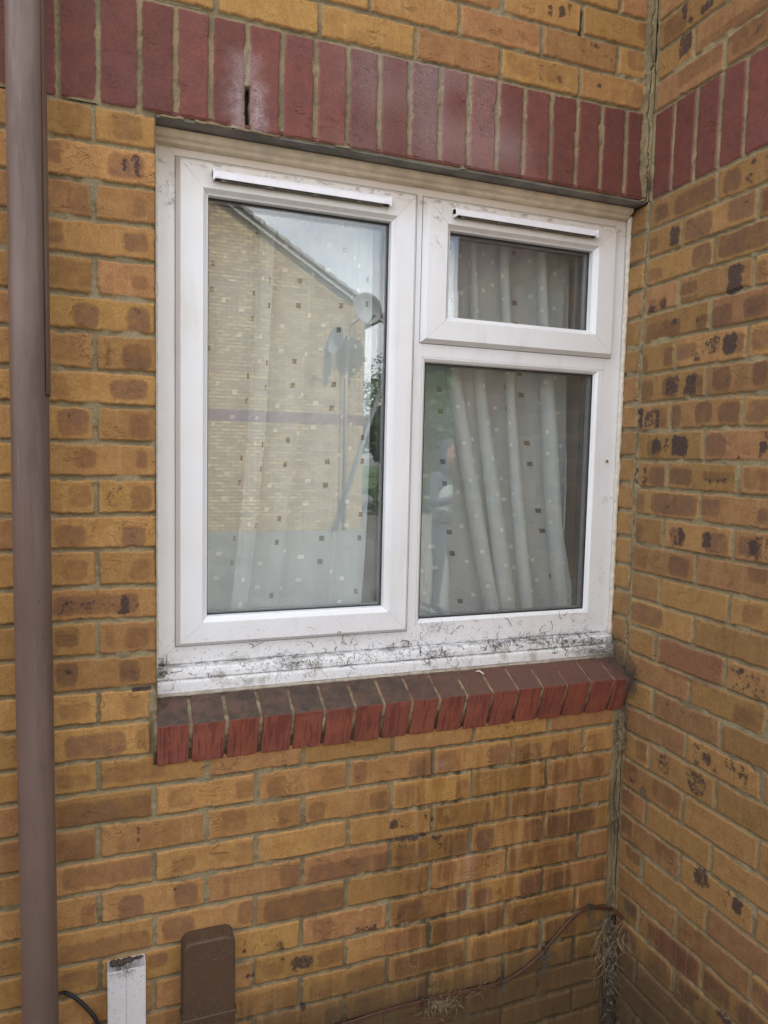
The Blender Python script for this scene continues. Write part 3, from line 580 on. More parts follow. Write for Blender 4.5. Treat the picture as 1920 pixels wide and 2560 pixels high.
box('window_board', -1.25, 0.0, 0.152, 0.36, -1.235, -1.21, M['vent'], room, 0.004)
cb = bmesh.new(); add_box(cb, -1.253, -1.2505, 0.15, 0.331, -1.25, 0.011); add_box(cb, 0.0, 0.005, 0.15, 0.331, -1.25, 0.011); add_box(cb, -1.2505, 0.0, 0.15, 0.331, 0.0, 0.0105)
bm_obj('inner_reveal', cb, M['plaster'], room)
sofa = thing('armchair', 'dark armchair back just visible through the net curtain, behind the left pane', 'armchair')
for nm, a in (('backrest', (-0.90, -0.30, 0.75, 1.0, -1.75, -0.96)), ('seat', (-0.88, -0.32, 1.0, 1.6, -1.95, -1.62)), ('armrest', (-1.02, -0.90, 0.78, 1.6, -2.2, -1.45)), ('armrest', (-0.30, -0.18, 0.78, 1.6, -2.2, -1.45))):
    box(nm, *a, M['sofa'], sofa, 0.05, 4)

# steel lintel under the soldier course
lt = thing('steel_lintel', 'grey metal lintel edge between the red soldier bricks and the window head', 'lintel')
V = []; F = []; n = 60
for i in range(n + 1):
    x = -1.249 + 1.246 * i / n; s = 0.0014 * math.sin(i * 0.37) + 0.0006 * math.sin(i * 1.9)
    for (y, z) in ((0.006, 0.002), (0.006, -0.003 + s * 0.5), (0.010, -0.0045 + s * 0.5), (0.054, -0.0035), (0.054, 0.0025)): V.append((x, y, z))
for i in range(n):
    for k in range(4): F.append((i * 5 + k, i * 5 + k + 1, i * 5 + 6 + k, i * 5 + 5 + k))
mesh_obj('flange', V, F, M['lintel'], lt)
# broken mortar bedding along the flange
V, F = [], []
rs = random.Random(3)
x = -1.24
while x < -0.02:
    wdt = rs.uniform(0.03, 0.10)
    if x < -1.0:
        pts = [(x + wdt * k / 5, 0.004 + rs.uniform(-0.001, 0.002), 0.0005 + rs.uniform(-0.0012, 0.0012)) for k in range(6)]
        tube_geo(V, F, pts, [rs.uniform(0.002, 0.0038) for _ in pts], 6)
    x += wdt + rs.uniform(0.0, 0.03)
mesh_obj('mortar_bedding', V, F, simple('bedding_mortar', (0.25, 0.20, 0.12), 0.9, 0.3, 60, 0.8), lt, True)

# ------------------------------------------------------------------ the window
win = thing('window', 'white plastic window with a tall left sash and small top sash over a fixed pane', 'window')
yB = 0.150
def part_loops(name, loops, mat, parent, extra=None):
    V, F = loops_geo(loops)
    if extra: extra(V, F)
    return mesh_obj(name, V, F, mat, parent)
FX0, FX1, FZ0, FZ1 = -1.2495, -0.0035, -1.178, -0.0035
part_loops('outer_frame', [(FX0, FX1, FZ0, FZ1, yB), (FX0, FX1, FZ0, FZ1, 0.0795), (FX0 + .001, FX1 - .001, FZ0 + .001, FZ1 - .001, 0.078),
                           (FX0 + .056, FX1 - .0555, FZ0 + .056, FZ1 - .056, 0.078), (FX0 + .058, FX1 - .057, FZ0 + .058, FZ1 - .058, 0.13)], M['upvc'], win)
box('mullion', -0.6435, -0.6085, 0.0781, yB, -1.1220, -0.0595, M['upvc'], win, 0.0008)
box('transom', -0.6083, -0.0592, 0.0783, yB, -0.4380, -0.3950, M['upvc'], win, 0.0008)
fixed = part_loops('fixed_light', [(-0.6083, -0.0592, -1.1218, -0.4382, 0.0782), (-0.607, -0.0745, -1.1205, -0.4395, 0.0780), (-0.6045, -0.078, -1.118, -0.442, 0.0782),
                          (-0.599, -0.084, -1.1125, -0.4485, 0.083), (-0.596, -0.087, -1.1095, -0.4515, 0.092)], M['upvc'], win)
def sash(nm, x0, x1, z0, z1, gx0, gx1, gz0, gz1):
    s = part_loops(nm, [(x0, x1, z0, z1, 0.0785), (x0, x1, z0, z1, 0.0765), (x0 + .0090, x1 - .0090, z0 + .0090, z1 - .0090, 0.0632), (x0 + .0100, x1 - .0100, z0 + .0100, z1 - .0100, 0.0622),
                        (gx0 - .0125, gx1 + .0125, gz0 - .0125, gz1 + .0125, 0.0620), (gx0 - .0115, gx1 + .0115, gz0 - .0115, gz1 + .0115, 0.0622),
                        (gx0 - .004, gx1 + .004, gz0 - .004, gz1 + .004, 0.0715), (gx0, gx1, gz0, gz1, 0.074), (gx0, gx1, gz0, gz1, 0.092)], M['upvc'], win)
    part_loops('shadow_gap', [(x0 - .0012, x1 + .0012, z0 - .0012, z1 + .0012, 0.0775), (x0 + .002, x1 - .002, z0 + .002, z1 - .002, 0.0776)], M['black'], s)
    return s
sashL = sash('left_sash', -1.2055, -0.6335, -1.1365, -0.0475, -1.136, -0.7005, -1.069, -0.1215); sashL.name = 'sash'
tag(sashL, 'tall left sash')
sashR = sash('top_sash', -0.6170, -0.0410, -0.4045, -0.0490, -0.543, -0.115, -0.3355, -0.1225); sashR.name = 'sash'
tag(sashR, 'small top-hung sash on the right')
def glazing(parent, x0, x1, z0, z1, y=0.0925):
    g = box('glass_pane', x0 - .003, x1 + .003, y, y + .004, z0 - .003, z1 + .003, M['glass'], parent)
    g2 = box('glass_pane', x0 - .003, x1 + .003, y + .020, y + .024, z0 - .003, z1 + .003, M['glass'], parent)
    part_loops('rubber_seal', [(x0 - .001, x1 + .001, z0 - .001, z1 + .001, y - .0022), (x0 + .0028, x1 - .0028, z0 + .0028, z1 - .0028, y - .0018), (x0 + .0030, x1 - .0030, z0 + .0030, z1 - .0030, y - .0003)], M['black'], parent)
    part_loops('spacer_bar', [(x0 - .0, x1 + .0, z0 - .0, z1 + .0, y + .0045), (x0 + .0045, x1 - .0045, z0 + .0045, z1 - .0045, y + .0047), (x0 + .0045, x1 - .0045, z0 + .0045, z1 - .0045, y + .0193)], M['spacer'], parent)
    part_loops('inner_bead', [(x0 + .001, x1 - .001, z0 + .001, z1 - .001, y + .0245), (x0 - .004, x1 + .004, z0 - .004, z1 + .004, yB)], M['black'], parent)
glazing(sashL, -1.136, -0.7005, -1.069, -0.1215); glazing(sashR, -0.543, -0.115, -0.3355, -0.1225); glazing(fixed, -0.596, -0.087, -1.1095, -0.4515)
# trickle vents on both sashes: canopy, end caps, ribbed grille underneath
def trickle(parent, x0, x1, zt, zb):
    h = zt - zb; yf = 0.0435
    prof = [(0.0615, zt + 0.005), (0.050, zt + 0.0045), (yf + 0.003, zt), (yf, zt - 0.002), (yf, zb), (yf + 0.0018, zb - 0.0003), (yf + 0.0018, zb + 0.003), (0.0615, zb + 0.004)]
    v = extrude_x('trickle_vent', prof, x0, x1, M['vent'], parent)
    V, F = [], []
    def bx(a, b, c, d, e, f):
        n = len(V); V.extend([(a, c, e), (b, c, e), (b, d, e), (a, d, e), (a, c, f), (b, c, f), (b, d, f), (a, d, f)])
        F.extend([(n, n + 1, n + 2, n + 3), (n + 4, n + 7, n + 6, n + 5), (n, n + 4, n + 5, n + 1), (n + 1, n + 5, n + 6, n + 2), (n + 2, n + 6, n + 7, n + 3), (n + 3, n + 7, n + 4, n)])
    fm = []
    bx(x0 + .003, x1 - .003, yf + .010, 0.0612, zb - .0010, zb + .0032); fm += [0] * 6
    x = x0 + 0.018; i = 0
    while x < x1 - 0.02:
        i += 1
        if i % 34 > 3:
            bx(x, x + 0.0016, yf + .0060, 0.0610, zb - .0030, zb + .0030); fm += [1] * 6
        else:
            bx(x, x + 0.0031, yf + .0050, 0.0610, zb - .0034, zb + .0030); fm += [1] * 6
        x += 0.0031
    g = mesh_obj('vent_grille', V, F, None, parent, mats=[M['grille'], simple('grille_rib', (0.22, 0.20, 0.17), 0.6, 0.2)], fmat=fm)
    for xa in (x0, x1 - 0.0045): 
        bm = bmesh.new(); add_box(bm, xa, xa + 0.0045, yf - .0006, 0.0616, zb - .0036, zt + .0045, 0.0008); bm_obj('vent_end_cap', bm, M['vent'], parent)
    for xc in (x0 + 0.012, x1 - 0.014):
        tube('screw_cap', [(xc, yf - 0.0010, zb + h * .5), (xc, yf + .002, zb + h * .5)], 0.0050, M['vent'], parent, 16, False)
trickle(sashL, -1.1290, -0.7115, -0.0785, -0.0925)
trickle(sashR, -0.5430, -0.1210, -0.0805, -0.0925)
# projecting plastic sub-sill
sp = [(0.120, -1.1785), (0.0775, -1.1785), (0.066, -1.1815), (0.0585, -1.187), (0.0560, -1.196), (0.0558, -1.2058), (0.0592, -1.2066), (0.0592, -1.2080), (0.0520, -1.2090), (0.0485, -1.2120), (0.0478, -1.2160), (0.0478, -1.2350), (0.052, -1.2385), (0.120, -1.2385)]
extrude_x('window_sill', sp, -1.2465, -0.0065, M['upvc'], win)
# rounded cream trim across the head
tp = [(0.052, -0.0036)] + [(0.0505 + 0.018 * (1 - math.cos(a)), -0.008 - 0.0235 * math.sin(a)) for a in np.linspace(0, math.pi / 2, 9)] + [(0.0778, -0.0320), (0.0778, -0.0036)]
tp = [(0.046, -0.0036), (0.0425, -0.006), (0.0430, -0.012), (0.0490, -0.0185), (0.0575, -0.0215), (0.0595, -0.0235), (0.062, -0.0270), (0.068, -0.0290), (0.0776, -0.0296), (0.0776, -0.0036)]
extrude_x('head_trim', tp, -1.2485, -0.012, M['trim'], win)
# wobbly sealant round the frame
def bead(name, a, b, rad, mat, n=90, seed=0, jit=0.0012, parent=None):
    rs = random.Random(seed); P = []; Rr = []
    for i in range(n + 1):
        f = i / n; P.append(tuple(a[k] + (b[k] - a[k]) * f + rs.uniform(-jit, jit) * 0.6 for k in range(3))); Rr.append(rad * (1 + rs.uniform(-0.22, 0.28)))
    for _ in range(2): Rr = [Rr[0]] + [(Rr[i - 1] + 2 * Rr[i] + Rr[i + 1]) / 4 for i in range(1, n)] + [Rr[-1]]
    V, F = [], []; tube_geo(V, F, P, Rr, 8); return mesh_obj(name, V, F, mat, parent, True)
bead('sealant_bead', (-0.0035, 0.0715, -1.190), (-0.0035, 0.0690, -0.020), 0.0068, M['sealant'], 110, 1, parent=win)
bead('sealant_bead', (-1.2485, 0.0740, -1.235), (-1.2485, 0.0740, -0.010), 0.0058, M['sealant'], 110, 2, parent=win)
bead('sealant_bead', (-1.250, 0.0500, -1.2410), (-0.006, 0.0500, -1.2425), 0.0052, M['mastic'], 110, 3, parent=win)

# ------------------------------------------------------------------ sloping brick sill
def sill_material():
    t = NT('red_sill_brick'); nrm = t.n('NewGeometry').outputs['Normal']; s3 = t.n('SeparateXYZ'); t.l(nrm, s3.inputs[0])
    top = t.ramp(s3.outputs['Z'], 0.35, 0.7)
    nA = t.noise(25, 5, 0.6); nB = t.noise(260, 4, 0.7)
    oi = t.n('ObjectInfo').outputs['Random']
    rd = t.mix(t.ramp(nA, 0.3, 0.7), (0.320, 0.098, 0.062), (0.240, 0.074, 0.054)); rd = t.mix(t.ramp(t.noise(13, 2), 0.5, 0.7, 0, 0.7), rd, (0.265, 0.070, 0.040))
    # water runs down the front faces
    run = t.math('MULTIPLY', t.ramp(t.noise(260, 1, 0.4, stretch=(1.0, 0.15, 0.012)), 0.58, 0.63), t.ramp(t.noise(20, 3), 0.3, 0.5, 0.4, 1.0)); wet = t.ramp(t.noise(60, 2, 0.5, stretch=(1.0, 0.3, 0.10)), 0.55, 0.60); run = t.math('MAXIMUM', run, t.math('MULTIPLY', wet, 0.7))
    rd = t.mix(t.math('MULTIPLY', run, 0.62), rd, (0.105, 0.026, 0.024))
    tp_ = t.mix(t.ramp(nA, 0.3, 0.7), (0.058, 0.042, 0.031), (0.125, 0.070, 0.050)); tp_ = t.mix(t.ramp(t.noise(60, 5, 0.7), 0.45, 0.65, 0, 0.7), tp_, (0.040, 0.033, 0.026))
    x = t.n('SeparateXYZ'); t.l(t.pos(), x.inputs[0])
    tp_ = t.mix(t.ramp(x.outputs['X'], -0.75, -0.35, 0, 0.7), tp_, (0.145, 0.066, 0.048))
    c = t.mix(top, rd, tp_)
    c = t.mix(t.math('MULTIPLY', t.ramp(nB, 0.62, 0.75), 0.4), c, (0.30, 0.17, 0.14))
    t.principled(c, 0.72, t.bump(t.math('ADD', nB, t.noise(900, 2)), 0.7, 0.0012), 0.4); return t.m
M['sill'] = sill_material()
M['sill_mortar'] = simple('sill_mortar', (0.21, 0.175, 0.11), 0.95, 0.5, 45, 1.0, 220, 0.002)
SX = [-1.2555, -1.180, -1.103, -1.027, -0.952, -0.877, -0.803, -0.730, -0.657, -0.584, -0.509, -0.435, -0.361, -0.287, -0.213, -0.137, -0.063, -0.004]
sill = thing('brick_sill', 'sloping sill of red bricks on edge under the white window, stained dark on top', 'sill')
rs = random.Random(5)
for i, (a, b) in enumerate(zip(SX[:-1], SX[1:])):
    bm = bmesh.new(); a += 0.0042 + rs.uniform(-.0008, .0008); b -= 0.0042 + rs.uniform(-.0008, .0008)
    dy, dz = rs.uniform(-.0015, .0015), rs.uniform(-.0012, .0012)
    sec = [(-0.035 + dy, -1.2815 + dz), (0.072, -1.2300 + dz), (0.092, -1.318), (-0.004 + dy, -1.3795 + dz)]
    lo = [bm.verts.new((a, y, z)) for y, z in sec]; hi = [bm.verts.new((b, y, z)) for y, z in sec]
    for k in range(4): bm.faces.new((lo[k], lo[(k + 1) % 4], hi[(k + 1) % 4], hi[k]))
    bm.faces.new(lo[::-1]); bm.faces.new(hi)
    bmesh.ops.subdivide_edges(bm, edges=bm.edges[:], cuts=7, use_grid_fill=True)
    bmesh.ops.recalc_face_normals(bm, faces=bm.faces[:])
    for v in bm.verts:
        ex = min(abs(v.co.x - a), abs(v.co.x - b)); v.co.x += rs.uniform(-.0005, .0005); v.co.y += rs.uniform(-.0004, .0004); v.co.z += rs.uniform(-.0004, .0004)
    sharp = [e for e in bm.edges if e.calc_face_angle(0) > 0.9]
    bmesh.ops.bevel(bm, geom=sharp, offset=0.0022, segments=2, affect='EDGES', profile=0.6)
    bm_obj('sill_brick', bm, M['sill'], sill)
V, F = [], []; n = 220
sec = [(-0.030, -1.2840), (0.070, -1.2350), (0.080, -1.318), (-0.0005, -1.3760)]
for i in range(n + 1):
    x = -1.2575 + 1.254 * i / n
    for (y, z) in sec:
        j = rs.uniform(-.0018, .0018); V.append((x, y + j * .7 + .0008, z + j * .7 - .0004))
for i in range(n):
    for k in range(4): F.append((i * 4 + k, i * 4 + (k + 1) % 4, i * 4 + 4 + (k + 1) % 4, i * 4 + 4 + k))
F += [(3, 2, 1, 0), tuple(n * 4 + k for k in range(4))]
mesh_obj('joint_mortar', V, F, M['sill_mortar'], sill, True)

# ------------------------------------------------------------------ net curtains
def curtain(label, xa, xb, zt, zb, cloth, seed, amp, y0, flare):
    rs = random.Random(seed); root = thing('net_curtain', label, 'curtain')
    ph = [rs.uniform(0, 6.28) for _ in range(8)]
    def P(u, z):                                       # cloth metre u, height z -> point
        f = u / cloth; d = (zt - z) / (zt - zb); A = amp(f, d)
        th = 2 * math.pi * u / 0.27 + ph[0] + 1.5 * math.sin(4.3 * u + ph[1]) + 0.25 * math.sin(5 * d + 3 * u) + (0.5 * math.sin(3.1 * u + ph[2]) + 0.4) * d
        th2 = 2 * math.pi * u / 0.101 + ph[3] + 0.6 * d
        x = xa + (xb - xa) * f + A * math.sin(th) + 0.25 * A * math.sin(th2) + flare * d ** 1.6 * max(0.0, math.sin(math.pi * min(1, f))) ** 0.8 * (1 + 0.35 * math.sin(9 * f))
        y = y0 + 0.8 * A * math.cos(th) + 0.3 * A * math.cos(th2) + 0.004 * math.sin(7 * z + u * 9)
        return Vector((min(max(x, xa - 0.01), xb + 0.030 * d + 0.030 * math.sin(3 * d + 6 * u) * d), min(max(y, 0.125), 0.31), z))
    nu, nz_ = int(cloth / 0.006), 60; V = []; F = []
    for i in range(nu + 1):
        for j in range(nz_ + 1): V.append(P(cloth * i / nu, zt + (zb - zt) * j / nz_))
    for i in range(nu):
        for j in range(nz_): k = i * (nz_ + 1) + j; F.append((k, k + nz_ + 1, k + nz_ + 2, k + 1))
    mesh_obj('curtain_cloth', V, F, M['voile'], root, True)
    # woven squares follow the folds: one brown column, two ivory columns, repeating
    for nm, mt, sel in (('brown_square', 'sq_dark', 0), ('ivory_square', 'sq_light', 1)):
        V, F = [], []
        def sq(u, z, w_, h_, frame):
            bits = [(0, w_, 0, h_)] if not frame else [(0, w_, 0, h_ * .2), (0, w_, h_ * .8, h_), (0, w_ * .16, h_ * .2, h_ * .8), (w_ * .84, w_, h_ * .2, h_ * .8), (w_ * .16, w_ * .84, h_ * .2, h_ * .8)]
            for (a, b, c, d) in bits:
                n = len(V); V.extend([P(uu, zz) - Vector((0, 0.0012, 0)) for uu, zz in ((u + a, z + c), (u + b, z + c), (u + b, z + d), (u + a, z + d))]); F.append((n, n + 1, n + 2, n + 3))
        g = 0; u = 0.015 + rs.uniform(0, .03) * 0
        while u < cloth - 0.03:
            g += 1; z = zt - 0.045 - 0.035 * math.sin(g * 2.4)
            while z > zb + 0.03:
                def put(uu, dz, w_, h_):
                    if uu < cloth - 0.02 and zb + 0.03 < z + dz < zt - 0.07: sq(uu, z + dz, w_, h_, False)
                if sel == 0:
                    put(u, 0, .0085, .0135); put(u, -0.061, .0085, .0135)
                else:
                    put(u + 0.030, 0.020, .0095, .0100); put(u + 0.030, -0.082, .0095, .0100)
                    put(u + 0.068, -0.101, .0095, .0100); put(u + 0.068, -0.162, .0095, .0100)
                z -= 0.200
            u += 0.097
        tag(mesh_obj(nm, V, F, M[mt], root), None, None, None, 'stuff')
    V, F = [], []
    for i in range(nu + 1):
        for z in (zt, zt - 0.055): V.append(P(cloth * i / nu, z) + Vector((0, 0.002, 0)))
    for i in range(nu): F.append((2 * i, 2 * i + 2, 2 * i + 3, 2 * i + 1))
    mesh_obj('header_tape', V, F, M['header'], root, True)
    return root
curtain('white net curtain with small woven squares behind the tall left pane', -1.19, -0.695, -0.035, -1.19, 0.66, 4,
        lambda f, d: 0.016 + 0.016 * f + 0.018 * max(0, d - 0.5) * 2 * min(1, f * 2), 0.185, -0.10)
curtain('white net curtain with small woven squares, gathered in folds behind the right-hand panes', -0.640, -0.100, -0.035, -1.19, 1.30, 12,
        lambda f, d: 0.019 + 0.014 * math.sin(5 * f + 1) ** 2 + 0.020 * d * (1 - .5 * d), 0.205, 0.21)
rod = tube('curtain_rod', [(-1.245, 0.19, -0.03), (-0.002, 0.19, -0.03)], 0.005, M['vent'])
tag(rod, 'thin white curtain rod across the inside of the window head', 'rod')

# ------------------------------------------------------------------ downpipe
pipe = thing('drainpipe', 'thick brown plastic drainpipe running down the left side of the wall', 'drainpipe')
V, F = [], []; n = 36; zz = list(np.linspace(GZ + 0.02, 2.55, 60))
def pr(th, z): return 0.0338 * (1 + 0.004 * math.sin(3 * th + z * 4))
for z in zz:
    for k in range(n):
        th = 2 * math.pi * k / n; V.append((-1.4825 + 0.0015 * math.sin(z * 2) + pr(th, z) * math.cos(th), -0.068 + pr(th, z) * math.sin(th), z))
for i in range(len(zz) - 1):
    for k in range(n): F.append((i * n + k, i * n + (k + 1) % n, (i + 1) * n + (k + 1) % n, (i + 1) * n + k))
mesh_obj('pipe_tube', V, F, M['pipe'], pipe, True)
# joint ledge on the right-hand side of the pipe, with its dark slot
V, F = [], []
for z in (-0.5845, 0.62, 1.8):
    for dz, rr in ((0.0, 0.0352), (0.016, 0.0352)):
        pass
V, F = [], []; m = 14; zs2 = [-0.586, -0.583, -0.30, 0.4, 1.6]
for z, r_ in zip(zs2, (0.0342, 0.0356, 0.0354, 0.0350, 0.0346)):
    for k in range(m):
        th = -0.62 + 1.0 * k / (m - 1); V.append((-1.4825 + r_ * math.cos(th), -0.068 + r_ * math.sin(th), z))
for i in range(len(zs2) - 1):
    for k in range(m - 1): F.append((i * m + k, i * m + k + 1, (i + 1) * m + k + 1, (i + 1) * m + k))
F.append(tuple(range(m)))
mesh_obj('socket_lip', V, F, M['pipe'], pipe, True)
V, F = [], []
for i in range(m):
    th = -0.60 + 0.95 * i / (m - 1)
    for z, r_ in ((-0.5905, 0.0344), (-0.5862, 0.0346)): V.append((-1.4825 + r_ * math.cos(th), -0.068 + r_ * math.sin(th), z))
for i in range(m - 1): F.append((2 * i, 2 * i + 2, 2 * i + 3, 2 * i + 1))
mesh_obj('slot', V, F, M['black'], pipe)
for z in (1.35, -2.12):
    bm = bmesh.new(); add_box(bm, -1.54, -1.425, -0.030, 0.001, z, z + 0.03, 0.002); bm_obj('pipe_bracket', bm, M['pipe'], pipe)

# ------------------------------------------------------------------ covers and cables near the ground
tr = thing('plastic_trunking', 'white square plastic trunking with a dirty open top, rising from the ground beside the drainpipe', 'trunking')
bm = bmesh.new()
tx0, tx1, ty0, ty1 = -1.3545, -1.2765, -0.0420, -0.0015
for a in ((tx0, tx0 + .0022, ty0, ty1, GZ - .02, -1.8070), (tx1 - .0022, tx1, ty0, ty1, GZ - .02, -1.8070), (tx0 + .0022, tx1 - .0022, ty0, ty0 + .0022, GZ - .02, -1.8072), (tx0 + .0022, tx1 - .0022, -0.0040, -0.0016, GZ - .02, -1.8060)): add_box(bm, *a, 0.0006)
bm_obj('trunking_body', bm, M['trunking'], tr)
bm = bmesh.new(); add_box(bm, tx0 + .0022, tx1 - .0022, ty0 + .0022, -0.004, -1.8100, -1.8085, 0.0004); bm_obj('top_cap', bm, simple('greyed_plastic', (0.42, 0.41, 0.44), 0.5, 0.2), tr)
bm = bmesh.new(); add_box(bm, -1.3170, -1.3160, ty0 - .0008, ty0 + .0005, GZ - .02, -1.8080); bm_obj('lid_seam', bm, simple('seam_plastic', (0.45, 0.44, 0.45), 0.5), tr)
def blob_mesh(name, c, s, mat, parent=None, seed=0, sub=3, jit=0.25):
    bm = bmesh.new(); bmesh.ops.create_icosphere(bm, subdivisions=sub, radius=1.0); rs = random.Random(seed)
    for v in bm.verts:
        k = 1 + rs.uniform(-jit, jit); v.co = Vector((c[0] + v.co.x * s[0] * k, c[1] + v.co.y * s[1] * k, c[2] + v.co.z * s[2] * k))
    return bm_obj(name, bm, mat, parent, True)
DM = simple('packed_dirt', (0.075, 0.055, 0.042), 0.95, 0.4, 80, 1.0, 200, 0.003)
for k, (dx, dy, sx, sy) in enumerate(((-1.330, -.016, .016, .010), (-1.312, -.012, .013, .008), (-1.343, -.010, .007, .006), (-1.290, -.010, .008, .004))): blob_mesh('packed_dirt', (dx, dy, -1.8060), (sx, sy, 0.0030), DM, tr, 4 + k, 3, 0.35)

mc = thing('meter_cover', 'dark brown plastic cover with a rounded top, right of the white trunking', 'cover')
def rounded(x0, x1, ztop, zbot, r, n=10):
    P = [(x0, zbot), (x1, zbot)]
    for k in range(n + 1): a = math.pi / 2 * k / n; P.append((x1 - r + r * math.cos(a), ztop - r + r * math.sin(a)))
    for k in range(n + 1): a = math.pi / 2 * k / n; P.append((x0 + r - r * math.sin(a), ztop - r + r * math.cos(a)))
    return P
layers = [(0.0, -0.0005), (0.0, -0.041), (0.0008, -0.0440), (0.0025, -0.0462), (0.005, -0.0470)]
V, F = [], []
for ins, y in layers:
    for x, z in rounded(-1.1995 + ins, -1.0835 - ins, -1.7760 - ins * 1.2, GZ - 0.02, 0.022 - ins * 0.5): V.append((x, y, z))
n = len(V) // len(layers)
for i in range(len(layers) - 1):
    for k in range(n): F.append((i * n + k, i * n + (k + 1) % n, (i + 1) * n + (k + 1) % n, (i + 1) * n + k))
F.append(tuple(range((len(layers) - 1) * n, len(layers) * n)))
mesh_obj('cover_shell', V, F, M['cover'], mc, False)
box('lower_lip', -1.2025, -1.0800, -0.0500, -0.0005, -1.9640, -1.9530, M['cover'], mc, 0.0015)
tube('rivet', [(-1.148, -0.0468, -1.858), (-1.148, -0.0485, -1.858)], 0.0040, M['cover'], mc, 14, False)

def smooth_path(P, n=8):
    out = []; Q = [Vector(p) for p in P]; Q = [2 * Q[0] - Q[1]] + Q + [2 * Q[-1] - Q[-2]]
    for i in range(1, len(Q) - 2):
        for k in range(n):
            t = k / n; a, b, c, d = Q[i - 1], Q[i], Q[i + 1], Q[i + 2]
            out.append(0.5 * ((2 * b) + (c - a) * t + (2 * a - 5 * b + 4 * c - d) * t * t + (3 * b - a - 3 * c + d) * t ** 3))
    out.append(Q[-2]); return out
c1 = tube('cable', smooth_path([(-1.452, -0.030, -1.838), (-1.440, -0.016, -1.847), (-1.421, -0.013, -1.865), (-1.397, -0.013, -1.896), (-1.376, -0.013, -1.935), (-1.358, -0.013, -2.02), (-1.352, -0.014, -2.2), (-1.352, -0.015, GZ)]), 0.0042, M['cable_b'], None, 8)
tag(c1, 'black cable curving out from behind the drainpipe towards the ground', 'cable')
cp = [(-1.06, -0.010, -2.115), (-0.90, -0.010, -2.103), (-0.80, -0.009, -2.098), (-0.704, -0.009, -2.092), (-0.594, -0.009, -2.093), (-0.479, -0.009, -2.096), (-0.399, -0.009, -2.099), (-0.346, -0.009, -2.095), (-0.294, -0.009, -2.076), (-0.248, -0.009, -2.049), (-0.205, -0.009, -2.010), (-0.165, -0.009, -1.975), (-0.127, -0.009, -1.952), (-0.091, -0.009, -1.946), (-0.045, -0.010, -1.955), (-0.012, -0.012, -1.966), (-0.009, -0.045, -1.972)]
cab = thing('cable', 'brown twin cable sagging along the foot of the window wall into the corner', 'cable')
tube('cable_strand', smooth_path(cp), 0.0032, M['cable_n'], cab, 8)
tube('cable_strand', [p + Vector((0.001, -0.001, 0.0062)) for p in smooth_path(cp)], 0.0030, M['cable_n'], cab, 8)
cl = simple('cable_clip_plastic', (0.05, 0.035, 0.025), 0.5)
for (x, z) in ((-0.088, -1.944), (-0.236, -2.040), (-0.37, -2.098), (-0.60, -2.092)):
    bm = bmesh.new(); add_box(bm, x - .004, x + .004, -0.0155, 0.0, z - .006, z + .012, 0.001); bm_obj('cable_clip', bm, cl, cab)

# ------------------------------------------------------------------ dead roots, straw, webs
def fibre(V, F, p, d, ln, r, curl, rs, seg=7, plane=None, n=3):
    P = [Vector(p)]; d = Vector(d).normalized(); ax = Vector((rs.uniform(-1, 1), rs.uniform(-1, 1), rs.uniform(-1, 1))).normalized()
    k = rs.uniform(-curl, curl); st = ln / seg
    for i in range(seg):
        d = (Matrix.Rotation(k + rs.uniform(-curl, curl) * 0.5, 3, ax) @ d).normalized()
        if plane is not None: d = (d - plane * d.dot(plane) * 0.9).normalized()
        P.append(P[-1] + d * st)
    tube_geo(V, F, P, [r * (1 - 0.6 * i / seg) for i in range(seg + 1)], n, False)
def clump(name, label, cat, spots, mat, seed, group=None, **kw):
    """spots: (centre, spread xyz, count, length, radius, direction, curl)"""
    rs = random.Random(seed); V, F = [], []
    for c, s, cnt, ln, r, d, curl in spots:
        for _ in range(cnt):
            p = [c[k] + rs.gauss(0, 1) * s[k] for k in range(3)]
            p[1] = min(p[1], kw.get('ymax', -0.002)); p[0] = min(p[0], kw.get('xmax', -0.002))
            dd = [d[k] + rs.uniform(-1, 1) * (1.0 if d == (0, 0, 0) else 0.6) for k in range(3)]
            fibre(V, F, p, dd, ln * rs.uniform(0.4, 1.3), r * (0.7 if mat is not M['straw'] else 0.9) * rs.uniform(0.5, 1.4), curl, rs, 7, kw.get('plane'))
    for i, v in enumerate(V): V[i] = (min(v[0], kw.get('xmax', -0.001)), min(v[1], kw.get('ymax', -0.001)), v[2])
    return tag(mesh_obj(name, V, F, mat), label, cat, group)
# roots creeping over the plastic sill and bottom rail
rs = random.Random(41); V, F = [], []
def surf(x, z):                                                  # y of the plastic surface at height z
    if z > -1.137: return 0.0770 if x > -0.62 else 0.0610
    if z > -1.178: return 0.0770
    for (ya, za), (yb, zb) in zip(sp[1:-2], sp[2:-1]):
        if zb <= z <= za and za != zb: return ya + (yb - ya) * (z - za) / (zb - za) - 0.0006
    return 0.047
def creeper(x, z, ln, ang, r):
    P = []; a = ang; st = ln / 8; k = rs.uniform(-0.4, 0.4)
    for i in range(9):
        P.append((x, surf(x, z) - r * 0.7 - (0.0015 if rs.random() < 0.3 else 0), z)); a += k + rs.uniform(-0.5, 0.5); x += math.cos(a) * st; z += math.sin(a) * st
        z = min(z, -1.09)
    if all(-1.246 < p[0] < -0.006 for p in P) and min(p[2] for p in P) > -1.236: tube_geo(V, F, P, [r * (1 - 0.07 * i) for i in range(9)], 3, False)
